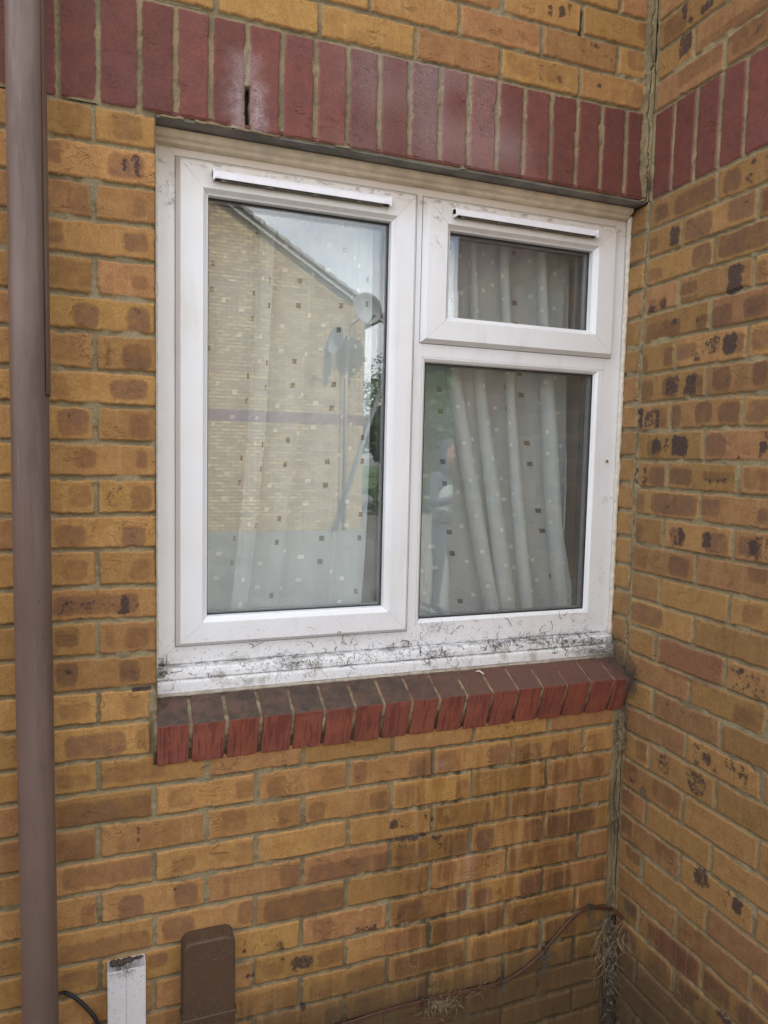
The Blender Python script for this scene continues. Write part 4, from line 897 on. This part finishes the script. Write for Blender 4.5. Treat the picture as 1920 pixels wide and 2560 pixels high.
spots = [(-1.236, -1.186, 40, .012, .010), (-1.17, -1.197, 10, .03, .01), (-1.12, -1.21, 8, .008, .015), (-0.945, -1.19, 60, .03, .014), (-0.90, -1.192, 30, .07, .006), (-0.87, -1.21, 12, .01, .015), (-0.80, -1.17, 16, .02, .01), (-0.79, -1.20, 8, .006, .02),
         (-0.66, -1.17, 22, .025, .008), (-0.60, -1.195, 30, .03, .007), (-0.55, -1.20, 40, .03, .008), (-0.52, -1.215, 26, .03, .01), (-0.36, -1.188, 70, .04, .006), (-0.25, -1.188, 80, .05, .006), (-0.17, -1.20, 60, .03, .012), (-0.10, -1.195, 60, .04, .012), (-0.05, -1.20, 40, .02, .012),
         (-0.50, -1.145, 14, .03, .008), (-0.56, -1.135, 22, .025, .01), (-0.2, -1.14, 24, .1, .012), (-0.10, -1.13, 8, .03, .02), (-0.40, -1.13, 10, .06, .012), (-0.95, -1.14, 12, .12, .012), (-0.9, -1.165, 16, .2, .006), (-0.3, -1.168, 22, .18, .005)]
for (cx, cz, cnt, sx, sz) in spots:
    for _ in range(int(cnt * 0.5)): creeper(cx + rs.gauss(0, 1) * sx, min(cz + rs.gauss(0, 1) * sz, -1.10), rs.uniform(0.006, 0.034), rs.uniform(0, 6.28), rs.choice([0.0003, 0.0004, 0.0006, 0.0010]))
o = mesh_obj('dead_rootlets', V, F, M['root']); tag(o, 'dark dead rootlets clinging along the white window sill and bottom rail', 'rootlets', None, 'stuff')
rs = random.Random(42)
V, F = [], []
for (cx, cz, cnt, sx, sz, yy) in ((-1.219, -0.11, 12, .008, .02, .0765), (-1.213, -0.155, 12, .004, .010, .0765), (-1.225, -0.125, 6, .015, .02, .0765), (-0.575, -0.10, 8, .012, .01, .0610), (-0.59, -0.155, 5, .006, .015, .061), (-0.035, -0.80, 7, .008, .006, .0765), (-0.04, -1.02, 8, .006, .03, .0765)):
    for _ in range(cnt):
        p = (cx + rs.gauss(0, 1) * sx, yy, cz + rs.gauss(0, 1) * sz)
        fibre(V, F, p, (rs.uniform(-1, 1), 0, rs.uniform(-1.2, .4)), rs.uniform(.005, .022), 0.0003, 0.6, rs, 7, Vector((0, 1, 0)))
o = mesh_obj('cobweb_dirt', V, F, M['web']); tag(o, 'grey cobweb threads stuck to the white window frame members', 'cobweb', None, 'stuff')

clump('root_clump', 'grey-brown tangle of dead roots and web at the right end of the brick sill', 'root clump',
      [((-0.016, 0.040, -1.205), (.012, .014, .022), 260, .020, .0004, (0, 0, 0), 0.6), ((-0.020, 0.010, -1.242), (.016, .018, .018), 380, .022, .00045, (0, 0, 0), 0.6),
       ((-0.012, -0.030, -1.282), (.010, .014, .024), 300, .022, .00045, (0, 0, -.6), 0.6), ((-0.07, 0.045, -1.222), (.040, .006, .006), 330, .018, .0004, (0, 0, 0), 0.6)], M['web'], 51, ymax=0.07)
rs = random.Random(91); V, F = [], []
for (cx, cz, cnt, sx, sz) in ((-1.238, -1.187, 260, .006, .008), (-0.935, -1.188, 260, .025, .009), (-0.56, -1.192, 260, .030, .007), (-0.36, -1.184, 300, .04, .004), (-0.24, -1.184, 380, .05, .005), (-0.10, -1.192, 420, .04, .010), (-0.05, -1.215, 200, .025, .012), (-0.63, -1.165, 60, .02, .006), (-0.55, -1.128, 60, .02, .006)):
    for _ in range(cnt):
        x, z = min(cx + rs.gauss(0, 1) * sx, -0.01), cz + rs.gauss(0, 1) * sz
        if -1.232 < z < -1.10 and x > -1.245: fibre(V, F, (x, surf(x, z) - .0012, z), (rs.uniform(-1, 1), -.1, rs.uniform(-1, 1)), rs.uniform(.002, .009), 0.00028, 0.8, rs, 5, Vector((0, 1, 0)))
o = mesh_obj('sill_fluff', V, F, M['root']); tag(o, 'brown-grey fluff and rootlet crumbs gathered on the white window sill', 'fluff', None, 'stuff')
clump('root_clump', 'dark dead rootlets hanging over the right end of the brick sill', 'root clump',
      [((-0.012, -0.036, -1.272), (.010, .014, .018), 200, .022, .0005, (0, 0, -.8), 0.6), ((-0.05, 0.020, -1.232), (.03, .02, .008), 110, .02, .0005, (0, 0, 0), 0.6)], M['root'], 52, ymax=0.07)
clump('straw_clump', 'narrow bundle of dry straw stuffed in the corner just below the brick sill', 'straw clump',
      [((-0.014, -0.010, -1.425), (.005, .004, .024), 240, .026, .0006, (0, 0, -1), 0.5), ((-0.014, -0.012, -1.47), (.007, .005, .014), 220, .020, .0006, (0, 0, 0), 0.7)], M['straw'], 53)
clump('root_clump', 'dark web and dirt packed behind the straw in the corner below the sill', 'root clump',
      [((-0.012, -0.008, -1.435), (.006, .004, .035), 320, .018, .0005, (0, 0, -.5), 0.6)], M['root'], 54)
clump('straw_clump', 'long pale roots trailing down the corner beneath the brown cable', 'straw clump',
      [((-0.020, -0.016, -2.10), (.010, .008, .06), 60, .07, .0007, (0, 0, -1.6), 0.45), ((-0.03, -0.012, -2.03), (.02, .005, .02), 34, .05, .0007, (-.3, 0, -1), 0.5),
       ((-0.004, -0.03, -2.02), (.002, .02, .02), 34, .05, .0007, (0, -.3, -1), 0.5), ((-0.06, -0.010, -2.09), (.015, .003, .03), 14, .08, .0007, (0, 0, -1.6), 0.4)], M['straw'], 55)
clump('root_clump', 'dense dark mat of roots filling the bottom of the corner', 'root clump',
      [((-0.016, -0.012, -2.07), (.009, .007, .04), 420, .022, .00045, (0, 0, -.6), 0.6), ((-0.012, -0.016, -2.17), (.010, .012, .05), 360, .024, .0005, (0, 0, -.6), 0.6), ((-0.055, -0.006, -2.00), (.012, .003, .006), 120, .014, .0004, (0, 0, 0), 0.6)], M['web'], 56)
for i, (x, z, lab, n) in enumerate(((-0.235, -2.048, 'grey web nest knotted round the brown cable where it starts to climb', 300), (-0.088, -1.948, 'small web nest on the brown cable near the corner', 110), (-0.365, -2.103, 'small web nest on the sagging middle of the brown cable', 100), (-0.80, -1.785, 'tuft of web hanging on the right edge of the brown meter cover', 1))):
    if n > 1:
        clump('web_nest', lab, 'web nest', [((x, -0.012, z), (.008, .004, .008), n, .016, .00045, (0, 0, 0), 0.9), ((x + .004, -0.008, z - .030), (.005, .003, .016), n // 2, .018, .0004, (0, 0, -1), 0.6)], M['web'], 60 + i, 'web nests on the brown cable')
for i, (x, y, z, lab) in enumerate(((-0.002, -0.095, -1.578, 'web tuft on the return wall in the mortar joint below sill height'), (-0.002, -0.062, -1.93, 'web tuft on the return wall just above the end of the brown cable'), (-0.006, -0.006, 0.045, 'web tuft in the corner beside the red soldier bricks'))):
    clump('web_nest', lab, 'web nest', [((x, y, z), (.002, .006, .010), 130, .014, .0004, (0, 0, -.5), 0.8)], M['web'], 70 + i, 'web tufts on the return wall')
clump('straw_clump', 'loose pale straw ball lying on the brown cable low on the wall', 'straw clump',
      [((-0.545, -0.012, -2.108), (.022, .004, .012), 150, .030, .00055, (0, 0, 0), 0.8), ((-0.47, -0.010, -2.098), (.035, .003, .006), 40, .022, .0005, (1, 0, 0), 0.5)], M['straw'], 80)
clump('straw_clump', 'dusty fibres matted over the lower part of the brown meter cover', 'straw clump',
      [((-1.135, -0.049, -1.955), (.035, .002, .030), 330, .018, .0003, (0, 0, 0), 0.7), ((-1.12, -0.030, -1.774), (.03, .014, .004), 300, .014, .0003, (0, 0, -.4), 0.6), ((-1.14, -0.048, -1.80), (.03, .002, .010), 90, .014, .00025, (0, 0, -.6), 0.5), ((-1.203, -0.03, -1.88), (.002, .01, .05), 120, .014, .0003, (0, 0, 0), 0.6)], M['web'], 81)
rs = random.Random(90); V, F = [], []
for (x0, x1, z0, z1, cnt) in ((-1.25, -0.05, -1.40, -1.37, 60), (-0.9, -0.05, -2.1, -1.75, 60), (-1.3, -0.9, -2.05, -1.9, 30), (-0.03, -0.01, -1.95, -1.3, 26), (-0.7, -0.03, -1.7, -1.42, 12)):
    for _ in range(cnt): fibre(V, F, (rs.uniform(x0, x1), -0.0035, rs.uniform(z0, z1)), (rs.uniform(-1, 1), -.1, rs.uniform(-1, .3)), rs.uniform(.01, .03), 0.00035, 0.5, rs, 6, Vector((0, 1, 0)))
for _ in range(70):
    y, z = rs.uniform(-0.35, -0.02), rs.uniform(-2.1, -1.3); fibre(V, F, (-0.0035, y, z), (0, rs.uniform(-1, 1), rs.uniform(-1, .3)), rs.uniform(.008, .022), 0.00035, 0.5, rs, 6, Vector((1, 0, 0)))
for _ in range(170):                                                # webs clinging in the long crack
    z = rs.uniform(-1.22, -0.2); fibre(V, F, (-0.004, 0.002 + rs.gauss(0, .004), z), (0, rs.uniform(-.5, .5), -1), rs.uniform(.008, .03), 0.0005, 0.7, rs, 6, Vector((1, 0, 0)))
o = mesh_obj('loose_straw', V, F, M['straw']); tag(o, 'scattered single straws and threads caught on the brickwork', 'straw', None, 'stuff')
clump('root_clump', 'dead roots spilling over the top of the white trunking', 'root clump', [((-1.322, -0.030, -1.803), (.016, .012, .004), 110, .020, .0006, (0, -.6, -.6), 0.6)], M['root'], 82)
heap = thing('dirt_heap', 'dark lumpy dirt packed into the bottom of the corner under the trailing roots', 'dirt heap')
V, F = [], []; rs = random.Random(15); P = [(-0.004, -0.004, -1.985 - 0.022 * i) for i in range(18)]
tube_geo(V, F, P, [0.005 + 0.0014 * i for i in range(18)], 14)
V = [(min(v[0] + rs.uniform(-.003, .003), 0.002), min(v[1] + rs.uniform(-.003, .003), 0.002), v[2] + rs.uniform(-.004, .004)) for v in V]
mesh_obj('heap_body', V, F, simple('corner_dirt', (0.045, 0.032, 0.022), 0.95, 0.5, 60, 1.0, 160, 0.004), heap, True)
for k in range(26):
    blob_mesh('crumb', (-rs.uniform(.008, .030), -rs.uniform(.008, .030), rs.uniform(-2.26, -2.02)), (.006, .006, .005), M['root'], heap, k, 1, 0.3)
# small finds
o = tube('pale_shred', smooth_path([(-0.4520, 0.034, -1.2465), (-0.4460, 0.030, -1.2440), (-0.4400, 0.026, -1.2465), (-0.4350, 0.020, -1.2500)]), [0.0012 + 0.0012 * math.sin(math.pi * i / 24) for i in range(25)], M['grub'], None, 7)
tag(o, 'small pale curled shred lying on the brick sill below the fixed pane', 'shred')
sn = thing('snail', 'tiny brown snail stuck on the right frame member of the window', 'snail')
V, F = [], []; P = []; Rr = []
for i in range(30):
    a = i * 0.42; r_ = 0.0036 * math.exp(-0.075 * i); P.append((-0.0385 + r_ * math.cos(a), 0.0745 - 0.0012 * (i / 30), -0.6905 + r_ * math.sin(a))); Rr.append(0.0026 * math.exp(-0.07 * i))
tube_geo(V, F, P, Rr, 8); mesh_obj('snail_shell', V, F, M['shell'], sn, True)
V, F = [], []
L0 = [(-0.010, -0.006, 0.075), (-0.006, -0.010, 0.062), (-0.012, -0.013, 0.052), (-0.016, -0.006, 0.063), (-0.012, -0.010, 0.063)]
for p in L0: V.append(p)
V += [(p[0] + .0006, p[1] + .0006, p[2]) for p in L0]
F = [(0, 1, 4), (1, 2, 4), (2, 3, 4), (3, 0, 4), (5, 9, 6), (6, 9, 7), (7, 9, 8), (8, 9, 5), (0, 5, 6, 1), (1, 6, 7, 2), (2, 7, 8, 3), (3, 8, 5, 0)]
o = mesh_obj('dead_leaf', V, F, M['leafdry']); tag(o, 'small curled reddish-brown dead leaf caught in the corner beside the red bricks', 'leaf')

# ------------------------------------------------------------------ ground
def ground_material():
    t = NT('yard_ground'); sp_ = t.n('SeparateXYZ'); t.l(t.pos(), sp_.inputs[0])
    c = t.mix(t.ramp(t.noise(1.2, 6), 0.35, 0.65), (0.13, 0.13, 0.125), (0.175, 0.172, 0.165)); c = t.mix(t.ramp(t.noise(60, 4), 0.4, 0.7, 0, 0.5), c, (0.12, 0.115, 0.105))
    soil = t.mix(t.ramp(t.noise(30, 5), 0.4, 0.65), (0.05, 0.037, 0.026), (0.09, 0.068, 0.046)); c = t.mix(t.ramp(sp_.outputs['Y'], -0.45, -0.40), c, soil)
    t.principled(c, 0.9, t.bump(t.noise(80, 5), 0.6, 0.004), 0.3); return t.m
bm = bmesh.new()
quad(bm, [(-400, -600, GZ), (400, -600, GZ), (400, 200, GZ), (-400, 200, GZ)])
g = bm_obj('ground', bm, ground_material()); g['kind'] = 'structure'
bm = bmesh.new(); quad(bm, [(9, -120, GZ + .004), (120, -120, GZ + .004), (120, -9, GZ + .004), (9, -9, GZ + .004)])
g = bm_obj('lawn', bm, simple('lawn_grass', (0.055, 0.10, 0.03), 0.95, 0.35, 3, 0.8)); g['kind'] = 'structure'

# ------------------------------------------------------------------ the neighbour's gable that the left pane mirrors
FY = -13.5
nb = thing('brick_house', 'yellow brick gable-end house with a dark purple brick band, facing the window across the yard', 'house')
X0, X1, XA, ZE, ZA = -7.0, 3.83, -1.55, 2.60, 5.85
def gable(y): return [(X0, y, GZ), (X1, y, GZ), (X1, y, ZE), (XA, y, ZA), (X0, y, ZE)]
V = gable(FY) + gable(FY - 8); F = [(0, 1, 2, 3, 4), (9, 8, 7, 6, 5), (1, 6, 7, 2), (0, 4, 9, 5)]
mesh_obj('gable_wall', V, F, M['far'], nb)
M['purple'] = simple('purple_brick', (0.15, 0.070, 0.075), 0.8, 0.25, 3, 0.4, 40, 0.003)
V, F, fm = [], [], []
x = X0
while x < X1 - 0.01:
    n = len(V); V += [(x + .004, FY - .012, 0.004), (x + .071, FY - .012, 0.004), (x + .071, FY + .006, 0.004), (x + .004, FY + .006, 0.004), (x + .004, FY - .012, 0.221), (x + .071, FY - .012, 0.221), (x + .071, FY + .006, 0.221), (x + .004, FY + .006, 0.221)]
    F += [(n, n + 3, n + 2, n + 1), (n + 4, n + 5, n + 6, n + 7), (n + 3, n + 7, n + 6, n + 2), (n, n + 4, n + 7, n + 3), (n + 1, n + 2, n + 6, n + 5)]; x += 0.075
mesh_obj('soldier_band', V, F, M['purple'], nb)
sl = (ZA - ZE) / (X1 - XA)
def slab(y0, y1, xa, za, xb, zb, th, name, mat):
    d = Vector((zb - za, 0, xa - xb)).normalized() * th; d = Vector((abs(d.x) * (1 if xb > xa else -1), 0, abs(d.z)))
    P = [(xa, y0, za), (xb, y0, zb), (xb, y1, zb), (xa, y1, za)]; Q = [(p[0] + d.x, p[1], p[2] + d.z) for p in P]
    return mesh_obj(name, P + Q, [(0, 3, 2, 1), (4, 5, 6, 7), (0, 1, 5, 4), (1, 2, 6, 5), (2, 3, 7, 6), (3, 0, 4, 7)], mat, nb)
xe, ze = X1 + 0.42, ZE - 0.42 * sl
slab(FY + 0.10, FY - 8.1, XA, ZA, xe, ze, 0.05, 'roof_slope', M['tile']); slab(FY + 0.10, FY - 8.1, XA, ZA, X0 - .42, ze, 0.05, 'roof_slope', M['tile'])
# stepped verge tiles
V, F = [], []; k = 0; ln = math.hypot(xe - XA, ZA - ze); stp = 0.30
while k * stp < ln:
    f = k * stp / ln; x = XA + (xe - XA) * f; z = ZA + (ze - ZA) * f; ux, uz = (xe - XA) / ln, (ze - ZA) / ln; n = len(V)
    for yy in (FY + 0.15, FY - 0.3):
        V += [(x, yy, z + .05), (x + ux * .33, yy, z + uz * .33 + .05), (x + ux * .33, yy, z + uz * .33 + .14), (x, yy, z + .10)]
    F += [(n, n + 1, n + 2, n + 3), (n + 7, n + 6, n + 5, n + 4), (n + 3, n + 2, n + 6, n + 7), (n + 1, n + 5, n + 6, n + 2), (n, n + 4, n + 5, n + 1)]; k += 1
mesh_obj('verge_tiles', V, F, simple('grey_verge', (0.30, 0.29, 0.28), 0.8, 0.2, 8), nb)
mesh_obj('barge_board', [(XA, FY + .09, ZA - .07), (xe, FY + .09, ze - .07), (xe, FY + .09, ze + .05), (XA, FY + .09, ZA + .05), (XA, FY + .06, ZA - .07), (xe, FY + .06, ze - .07), (xe, FY + .06, ze + .05), (XA, FY + .06, ZA + .05)],
         [(0, 1, 2, 3), (7, 6, 5, 4), (0, 4, 5, 1), (1, 5, 6, 2)], simple('grey_board', (0.42, 0.40, 0.37), 0.6), nb)
tube('downpipe', [(3.40, FY + .05, GZ), (3.40, FY + .05, 1.95)], 0.034, simple('grey_plastic', (0.22, 0.18, 0.14), 0.6), nb, 10)
tube('wall_cable', [(3.28, FY + .01, GZ), (3.29, FY + .01, 0.4), (3.27, FY + .01, 1.9)], 0.008, M['black'], nb, 6)
def dish(label, c, r, ax, mat):
    d = thing('satellite_dish', label, 'satellite dish', 'satellite dishes on the opposite house'); ax = Vector(ax).normalized(); q = ax.to_track_quat('Z', 'Y').to_matrix(); V, F = [], []
    for th in (0.0, -0.012):
        for i in range(9):
            rr = r * i / 8
            for k in range(28): a = 2 * math.pi * k / 28; V.append(Vector(c) + q @ Vector((rr * math.cos(a), rr * 1.05 * math.sin(a), 0.35 * rr * rr / r + th)))
    for s in (0, 1):
        for i in range(8):
            for k in range(28): b = s * 252 + i * 28; F.append((b + k, b + (k + 1) % 28, b + 28 + (k + 1) % 28, b + 28 + k))
    for k in range(28): F.append((224 + k, 224 + (k + 1) % 28, 476 + (k + 1) % 28, 476 + k))
    mesh_obj('dish_bowl', V, F, mat, d, True)
    tip = Vector(c) + q @ Vector((0, -r * 0.75, r * 1.1)); tube('feed_arm', [Vector(c) + q @ Vector((0, -r, .1)), tip], 0.014, mat, d, 6)
    blob_mesh('receiver', tip, (.04, .04, .05), mat, d, 1, 2, 0.02)
    back = Vector((c[0] - .15, FY, c[2] - .25)); tube('wall_arm', [Vector(c) - ax * .02, Vector(c) - ax * .10 + Vector((0, 0, -.1)), back], 0.02, mat, d, 6)
gd = simple('grey_dish', (0.20, 0.205, 0.205), 0.7, 0.1)
dish('large grey satellite dish under the eaves of the opposite house, face on', (3.62, FY + .62, 2.42), 0.33, (0.15, 1, 0.18), gd)
dish('grey satellite dish below the other one on the opposite house, turned sideways', (3.12, FY + .35, 1.75), 0.30, (-0.97, .30, .2), gd)
pl = tube('leaning_pole', [(3.02, FY + .55, GZ), (4.35, FY + .10, 1.35)], 0.045, simple('grey_pole', (0.13, 0.14, 0.14), 0.6), None, 8)
tag(pl, 'long grey pole leaning against the corner of the opposite house', 'pole')

# trees, hedge and a far house for the right-hand reflections
def leaf_mat(name, a, b):
    t = NT(name); c = t.mix(t.ramp(t.noise(1.5, 5), 0.35, 0.65), a, b)
    d = t.n('BsdfDiffuse'); t.l(c, d.inputs[0]); l_ = t.n('BsdfTranslucent'); t.l(c, l_.inputs[0]); m_ = t.n('MixShader'); m_.inputs[0].default_value = 0.3
    t.l(d.outputs[0], m_.inputs[1]); t.l(l_.outputs[0], m_.inputs[2]); t.l(m_.outputs[0], t.out.inputs['Surface']); return t.m
LM_ = leaf_mat('leaf_green', (0.05, 0.10, 0.03), (0.10, 0.16, 0.05)); BK = simple('bark', (0.09, 0.07, 0.05), 0.9, 0.3, 8, 1.0, 20, 0.02)
def leaves(n, centres, size, seed):
    r = np.random.RandomState(seed); C = np.array([c[:3] for c in centres]); Rr = np.array([c[3] for c in centres]); i = r.randint(0, len(C), n)
    v = r.randn(n, 3); v /= np.linalg.norm(v, axis=1)[:, None]; p = C[i] + v * (Rr[i] * r.uniform(0.55, 1.05, n))[:, None]
    a = r.randn(n, 3); a /= np.linalg.norm(a, axis=1)[:, None]; b = np.cross(a, r.randn(n, 3)); b /= np.linalg.norm(b, axis=1)[:, None]; s = size * r.uniform(.5, 1.2, n)[:, None]
    V = np.stack([p - a * s, p + b * s * .6, p + a * s, p - b * s * .6], 1).reshape(-1, 3); F = np.arange(4 * n).reshape(-1, 4); return V.tolist(), F.tolist()
def tree(label, x, y, h, w_, seed, n=7000):
    t = thing('tree', label, 'tree', 'trees beyond the yard'); rs = random.Random(seed); V, F = [], []
    tube_geo(V, F, [(x, y, GZ), (x + .1, y, GZ + h * .3), (x, y + .1, GZ + h * .6), (x + .1, y, GZ + h * .85)], [.22, .17, .11, .04], 8); cs = []
    for k in range(16):
        a = rs.uniform(0, 6.28); z = GZ + h * rs.uniform(.30, .95); rr = w_ * rs.uniform(.3, .9) * (1 - abs((z - GZ) / h - .55)); e = (x + rr * math.cos(a), y + rr * math.sin(a), z)
        tube_geo(V, F, [(x, y, z - h * .15), ((x + e[0]) / 2, (y + e[1]) / 2, z - h * .04), e], [.07, .045, .02], 5); cs.append((*e, w_ * rs.uniform(.25, .42)))
    mesh_obj('trunk', V, F, BK, t, True); V, F = leaves(n, cs, 0.13, seed); mesh_obj('crown', V, F, LM_, t)
for lab, x, y, h, w_, s in (('tall broad green tree left of the far house', 11.5, -27.0, 7.0, 3.0, 1), ('green tree standing behind the far house', 24.0, -58.0, 10.0, 6.5, 2), ('bushy green tree at the right of the yard', 15.5, -30.0, 6.5, 3.4, 3), ('low rounded green tree beside the opposite house', 7.6, -19.0, 4.4, 2.0, 4), ('dark green tree farthest to the right', 27.0, -40.0, 9.0, 5.5, 5)): tree(lab, x, y, h, w_, s)
V, F = leaves(9000, [(6.0 + .45 * i, -17.5 + 0.1 * math.sin(i), GZ + .5 + .45 * (i % 3) * .5, .62) for i in range(44)], 0.09, 8)
tag(mesh_obj('hedge', V, F, LM_), 'clipped green hedge along the far side of the yard', 'hedge')
# unseen board fence, added to shade the foot of both walls
fn = thing('shade_fence', 'added brown board fence out of view, shading the foot of both walls', 'fence'); fm_ = simple('shade_fence_wood', (0.13, 0.08, 0.05), 0.9, 0.3, 6, 0.6, 40, 0.002)
bm = bmesh.new()
for i in range(44): add_box(bm, -3.32, -3.30, -0.45 - .15 * i - .142, -0.45 - .15 * i, GZ + .05, -0.45)
bm_obj('shade_fence_boards', bm, fm_, fn)
for i in range(4): box('shade_fence_post', -3.43, -3.33, -0.6 - 2.0 * i - .1, -0.6 - 2.0 * i, GZ, -0.40, fm_, fn)
fh = thing('distant_house', 'distant house with a dark roof and a small orange gable', 'house'); o_ = simple('orange_gable', (0.52, 0.27, 0.11), 0.8, 0.1, 3)
box('house_wall', 19.0, 32.0, -54.0, -50.05, GZ, 0.85, M['far'], fh)
mesh_obj('roof', [(18.6, -49.7, .85), (32.4, -49.7, .85), (32.4, -52.0, 2.6), (18.6, -52.0, 2.6), (18.6, -54.4, .85), (32.4, -54.4, .85)], [(0, 1, 2, 3), (3, 2, 5, 4), (0, 3, 4), (1, 5, 2), (0, 4, 5, 1)], M['tile'], fh)
mesh_obj('small_gable', [(20.75, -49.5, .90), (22.45, -49.5, .90), (21.6, -49.5, 2.15), (20.75, -50.9, .90), (22.45, -50.9, .90), (21.6, -51.0, 2.15)], [(0, 1, 2), (3, 5, 4), (0, 2, 5, 3), (1, 4, 5, 2), (0, 3, 4, 1)], o_, fh)

# ------------------------------------------------------------------ person mirrored in the fixed pane
def skin_figure(name, joints, bones, mat, parent=None, sub=2):
    me = bpy.data.meshes.new(name); ks = list(joints); me.from_pydata([joints[k][0] for k in ks], [(ks.index(a), ks.index(b)) for a, b in bones], []); me.update()
    o = bpy.data.objects.new(name, me); S.collection.objects.link(o); me.materials.append(mat)
    sk = o.modifiers.new('skin', 'SKIN'); sk.use_smooth_shade = True
    for i, k in enumerate(ks):
        r = joints[k][1]; sv = me.skin_vertices[0].data[i]; sv.radius = r if isinstance(r, tuple) else (r, r); sv.use_root = (i == 0)
    ss = o.modifiers.new('sub', 'SUBSURF'); ss.levels = sub; ss.render_levels = sub
    if parent: o.parent = parent
    return o
per = thing('person', 'person in dark hood and jacket standing in the yard, hands raised to the chest', 'person'); per.location = (1.93, -5.05, GZ); per.rotation_euler = (0, 0, R(200 - 180 - 35))
skin_m = simple('skin', (0.50, 0.29, 0.21), 0.5, 0.05); dark = simple('dark_jacket', (0.045, 0.055, 0.075), 0.8, 0.25, 20); pat = simple('patterned_knit', (0.28, 0.33, 0.33), 0.9, 0.9, 28); jeans = simple('dark_trousers', (0.035, 0.045, 0.07), 0.85)
Jt = {'pelvis': ((0, 0, .95), (.17, .12)), 'waist': ((0, 0, 1.10), (.15, .11)), 'chest': ((0, 0, 1.34), (.18, .13)), 'neck': ((0, .02, 1.52), .06), 'head0': ((0, .03, 1.60), .075),
      'shL': ((-.18, 0, 1.45), .075), 'elL': ((-.27, .08, 1.18), .055), 'wrL': ((-.10, .30, 1.26), .035), 'shR': ((.18, 0, 1.45), .075), 'elR': ((.27, .08, 1.18), .055), 'wrR': ((.08, .31, 1.27), .035),
      'hL': ((-.09, 0, .90), .10), 'kL': ((-.11, .02, .50), .065), 'aL': ((-.12, -.01, .09), .045), 'tL': ((-.13, .14, .04), .04), 'hR': ((.09, 0, .90), .10), 'kR': ((.11, .02, .50), .065), 'aR': ((.12, -.01, .09), .045), 'tR': ((.13, .14, .04), .04)}
skin_figure('body', Jt, [('pelvis', 'waist'), ('waist', 'chest'), ('chest', 'neck'), ('neck', 'head0'), ('chest', 'shL'), ('shL', 'elL'), ('elL', 'wrL'), ('chest', 'shR'), ('shR', 'elR'), ('elR', 'wrR'), ('pelvis', 'hL'), ('hL', 'kL'), ('kL', 'aL'), ('aL', 'tL'), ('pelvis', 'hR'), ('hR', 'kR'), ('kR', 'aR'), ('aR', 'tR')], dark, per)
def lathe_blob(name, c, prof, mat, parent, sq=1.0):
    V, F = [], []; n = 20
    for z, rx, ry, oy in prof:
        for k in range(n): a = 2 * math.pi * k / n; V.append((c[0] + rx * math.cos(a), c[1] + oy + ry * math.sin(a), c[2] + z))
    for i in range(len(prof) - 1):
        for k in range(n): F.append((i * n + k, i * n + (k + 1) % n, (i + 1) * n + (k + 1) % n, (i + 1) * n + k))
    F += [tuple(range(n))[::-1], tuple(range((len(prof) - 1) * n, len(prof) * n))]
    return mesh_obj(name, V, F, mat, parent, True)
hd_ = lathe_blob('head', (0, .05, 1.57), [(0, .035, .04, .01), (.015, .055, .075, .02), (.06, .068, .092, .01), (.12, .075, .098, 0), (.18, .075, .098, -.01), (.23, .058, .078, -.015), (.255, .02, .03, -.015)], skin_m, per)
blob_mesh('nose', (0, .155, 1.685), (.013, .020, .026), skin_m, per, 2, 2, 0.03)
for s in (-1, 1): blob_mesh('eye', (s * .031, .138, 1.708), (.012, .008, .007), simple('eye_dark', (.03, .02, .02), .3), per, 3, 2, 0.0)
blob_mesh('mouth', (0, .147, 1.640), (.024, .008, .006), simple('lip', (.36, .13, .11), .5), per, 4, 2, 0.0)
lathe_blob('hood', (0, .015, 1.50), [(0, .13, .13, -.01), (.06, .095, .11, -.02), (.14, .10, .115, -.02), (.22, .098, .112, -.015), (.30, .085, .10, -.005), (.345, .05, .06, -.005), (.36, .01, .015, -.005)], dark, per)
lathe_blob('patterned_top', (0, .012, 1.0), [(0, .19, .135, 0), (.12, .185, .13, 0), (.24, .195, .14, 0), (.32, .185, .135, 0), (.38, .12, .10, 0)], pat, per)
for s in (-1, 1):
    h = {'p0': ((s * .10, .30, 1.262), (.030, .018)), 'p1': ((s * .055, .325, 1.285), (.040, .018))}; bb = [('p0', 'p1')]
    for f in range(4):
        z = 1.262 + .018 * f; h['a%d' % f] = ((s * .03, .345, z + .002), .010); h['b%d' % f] = ((s * .005, .350, z), .009); h['c%d' % f] = ((s * .012, .325 - .001 * f, z - .002), .008); bb += [('p1', 'a%d' % f), ('a%d' % f, 'b%d' % f), ('b%d' % f, 'c%d' % f)]
    h['t0'] = ((s * .060, .300, 1.315), .012); h['t1'] = ((s * .035, .315, 1.345), .009); bb += [('p0', 't0'), ('t0', 't1')]
    skin_figure('hand', h, bb, skin_m, per, 1)
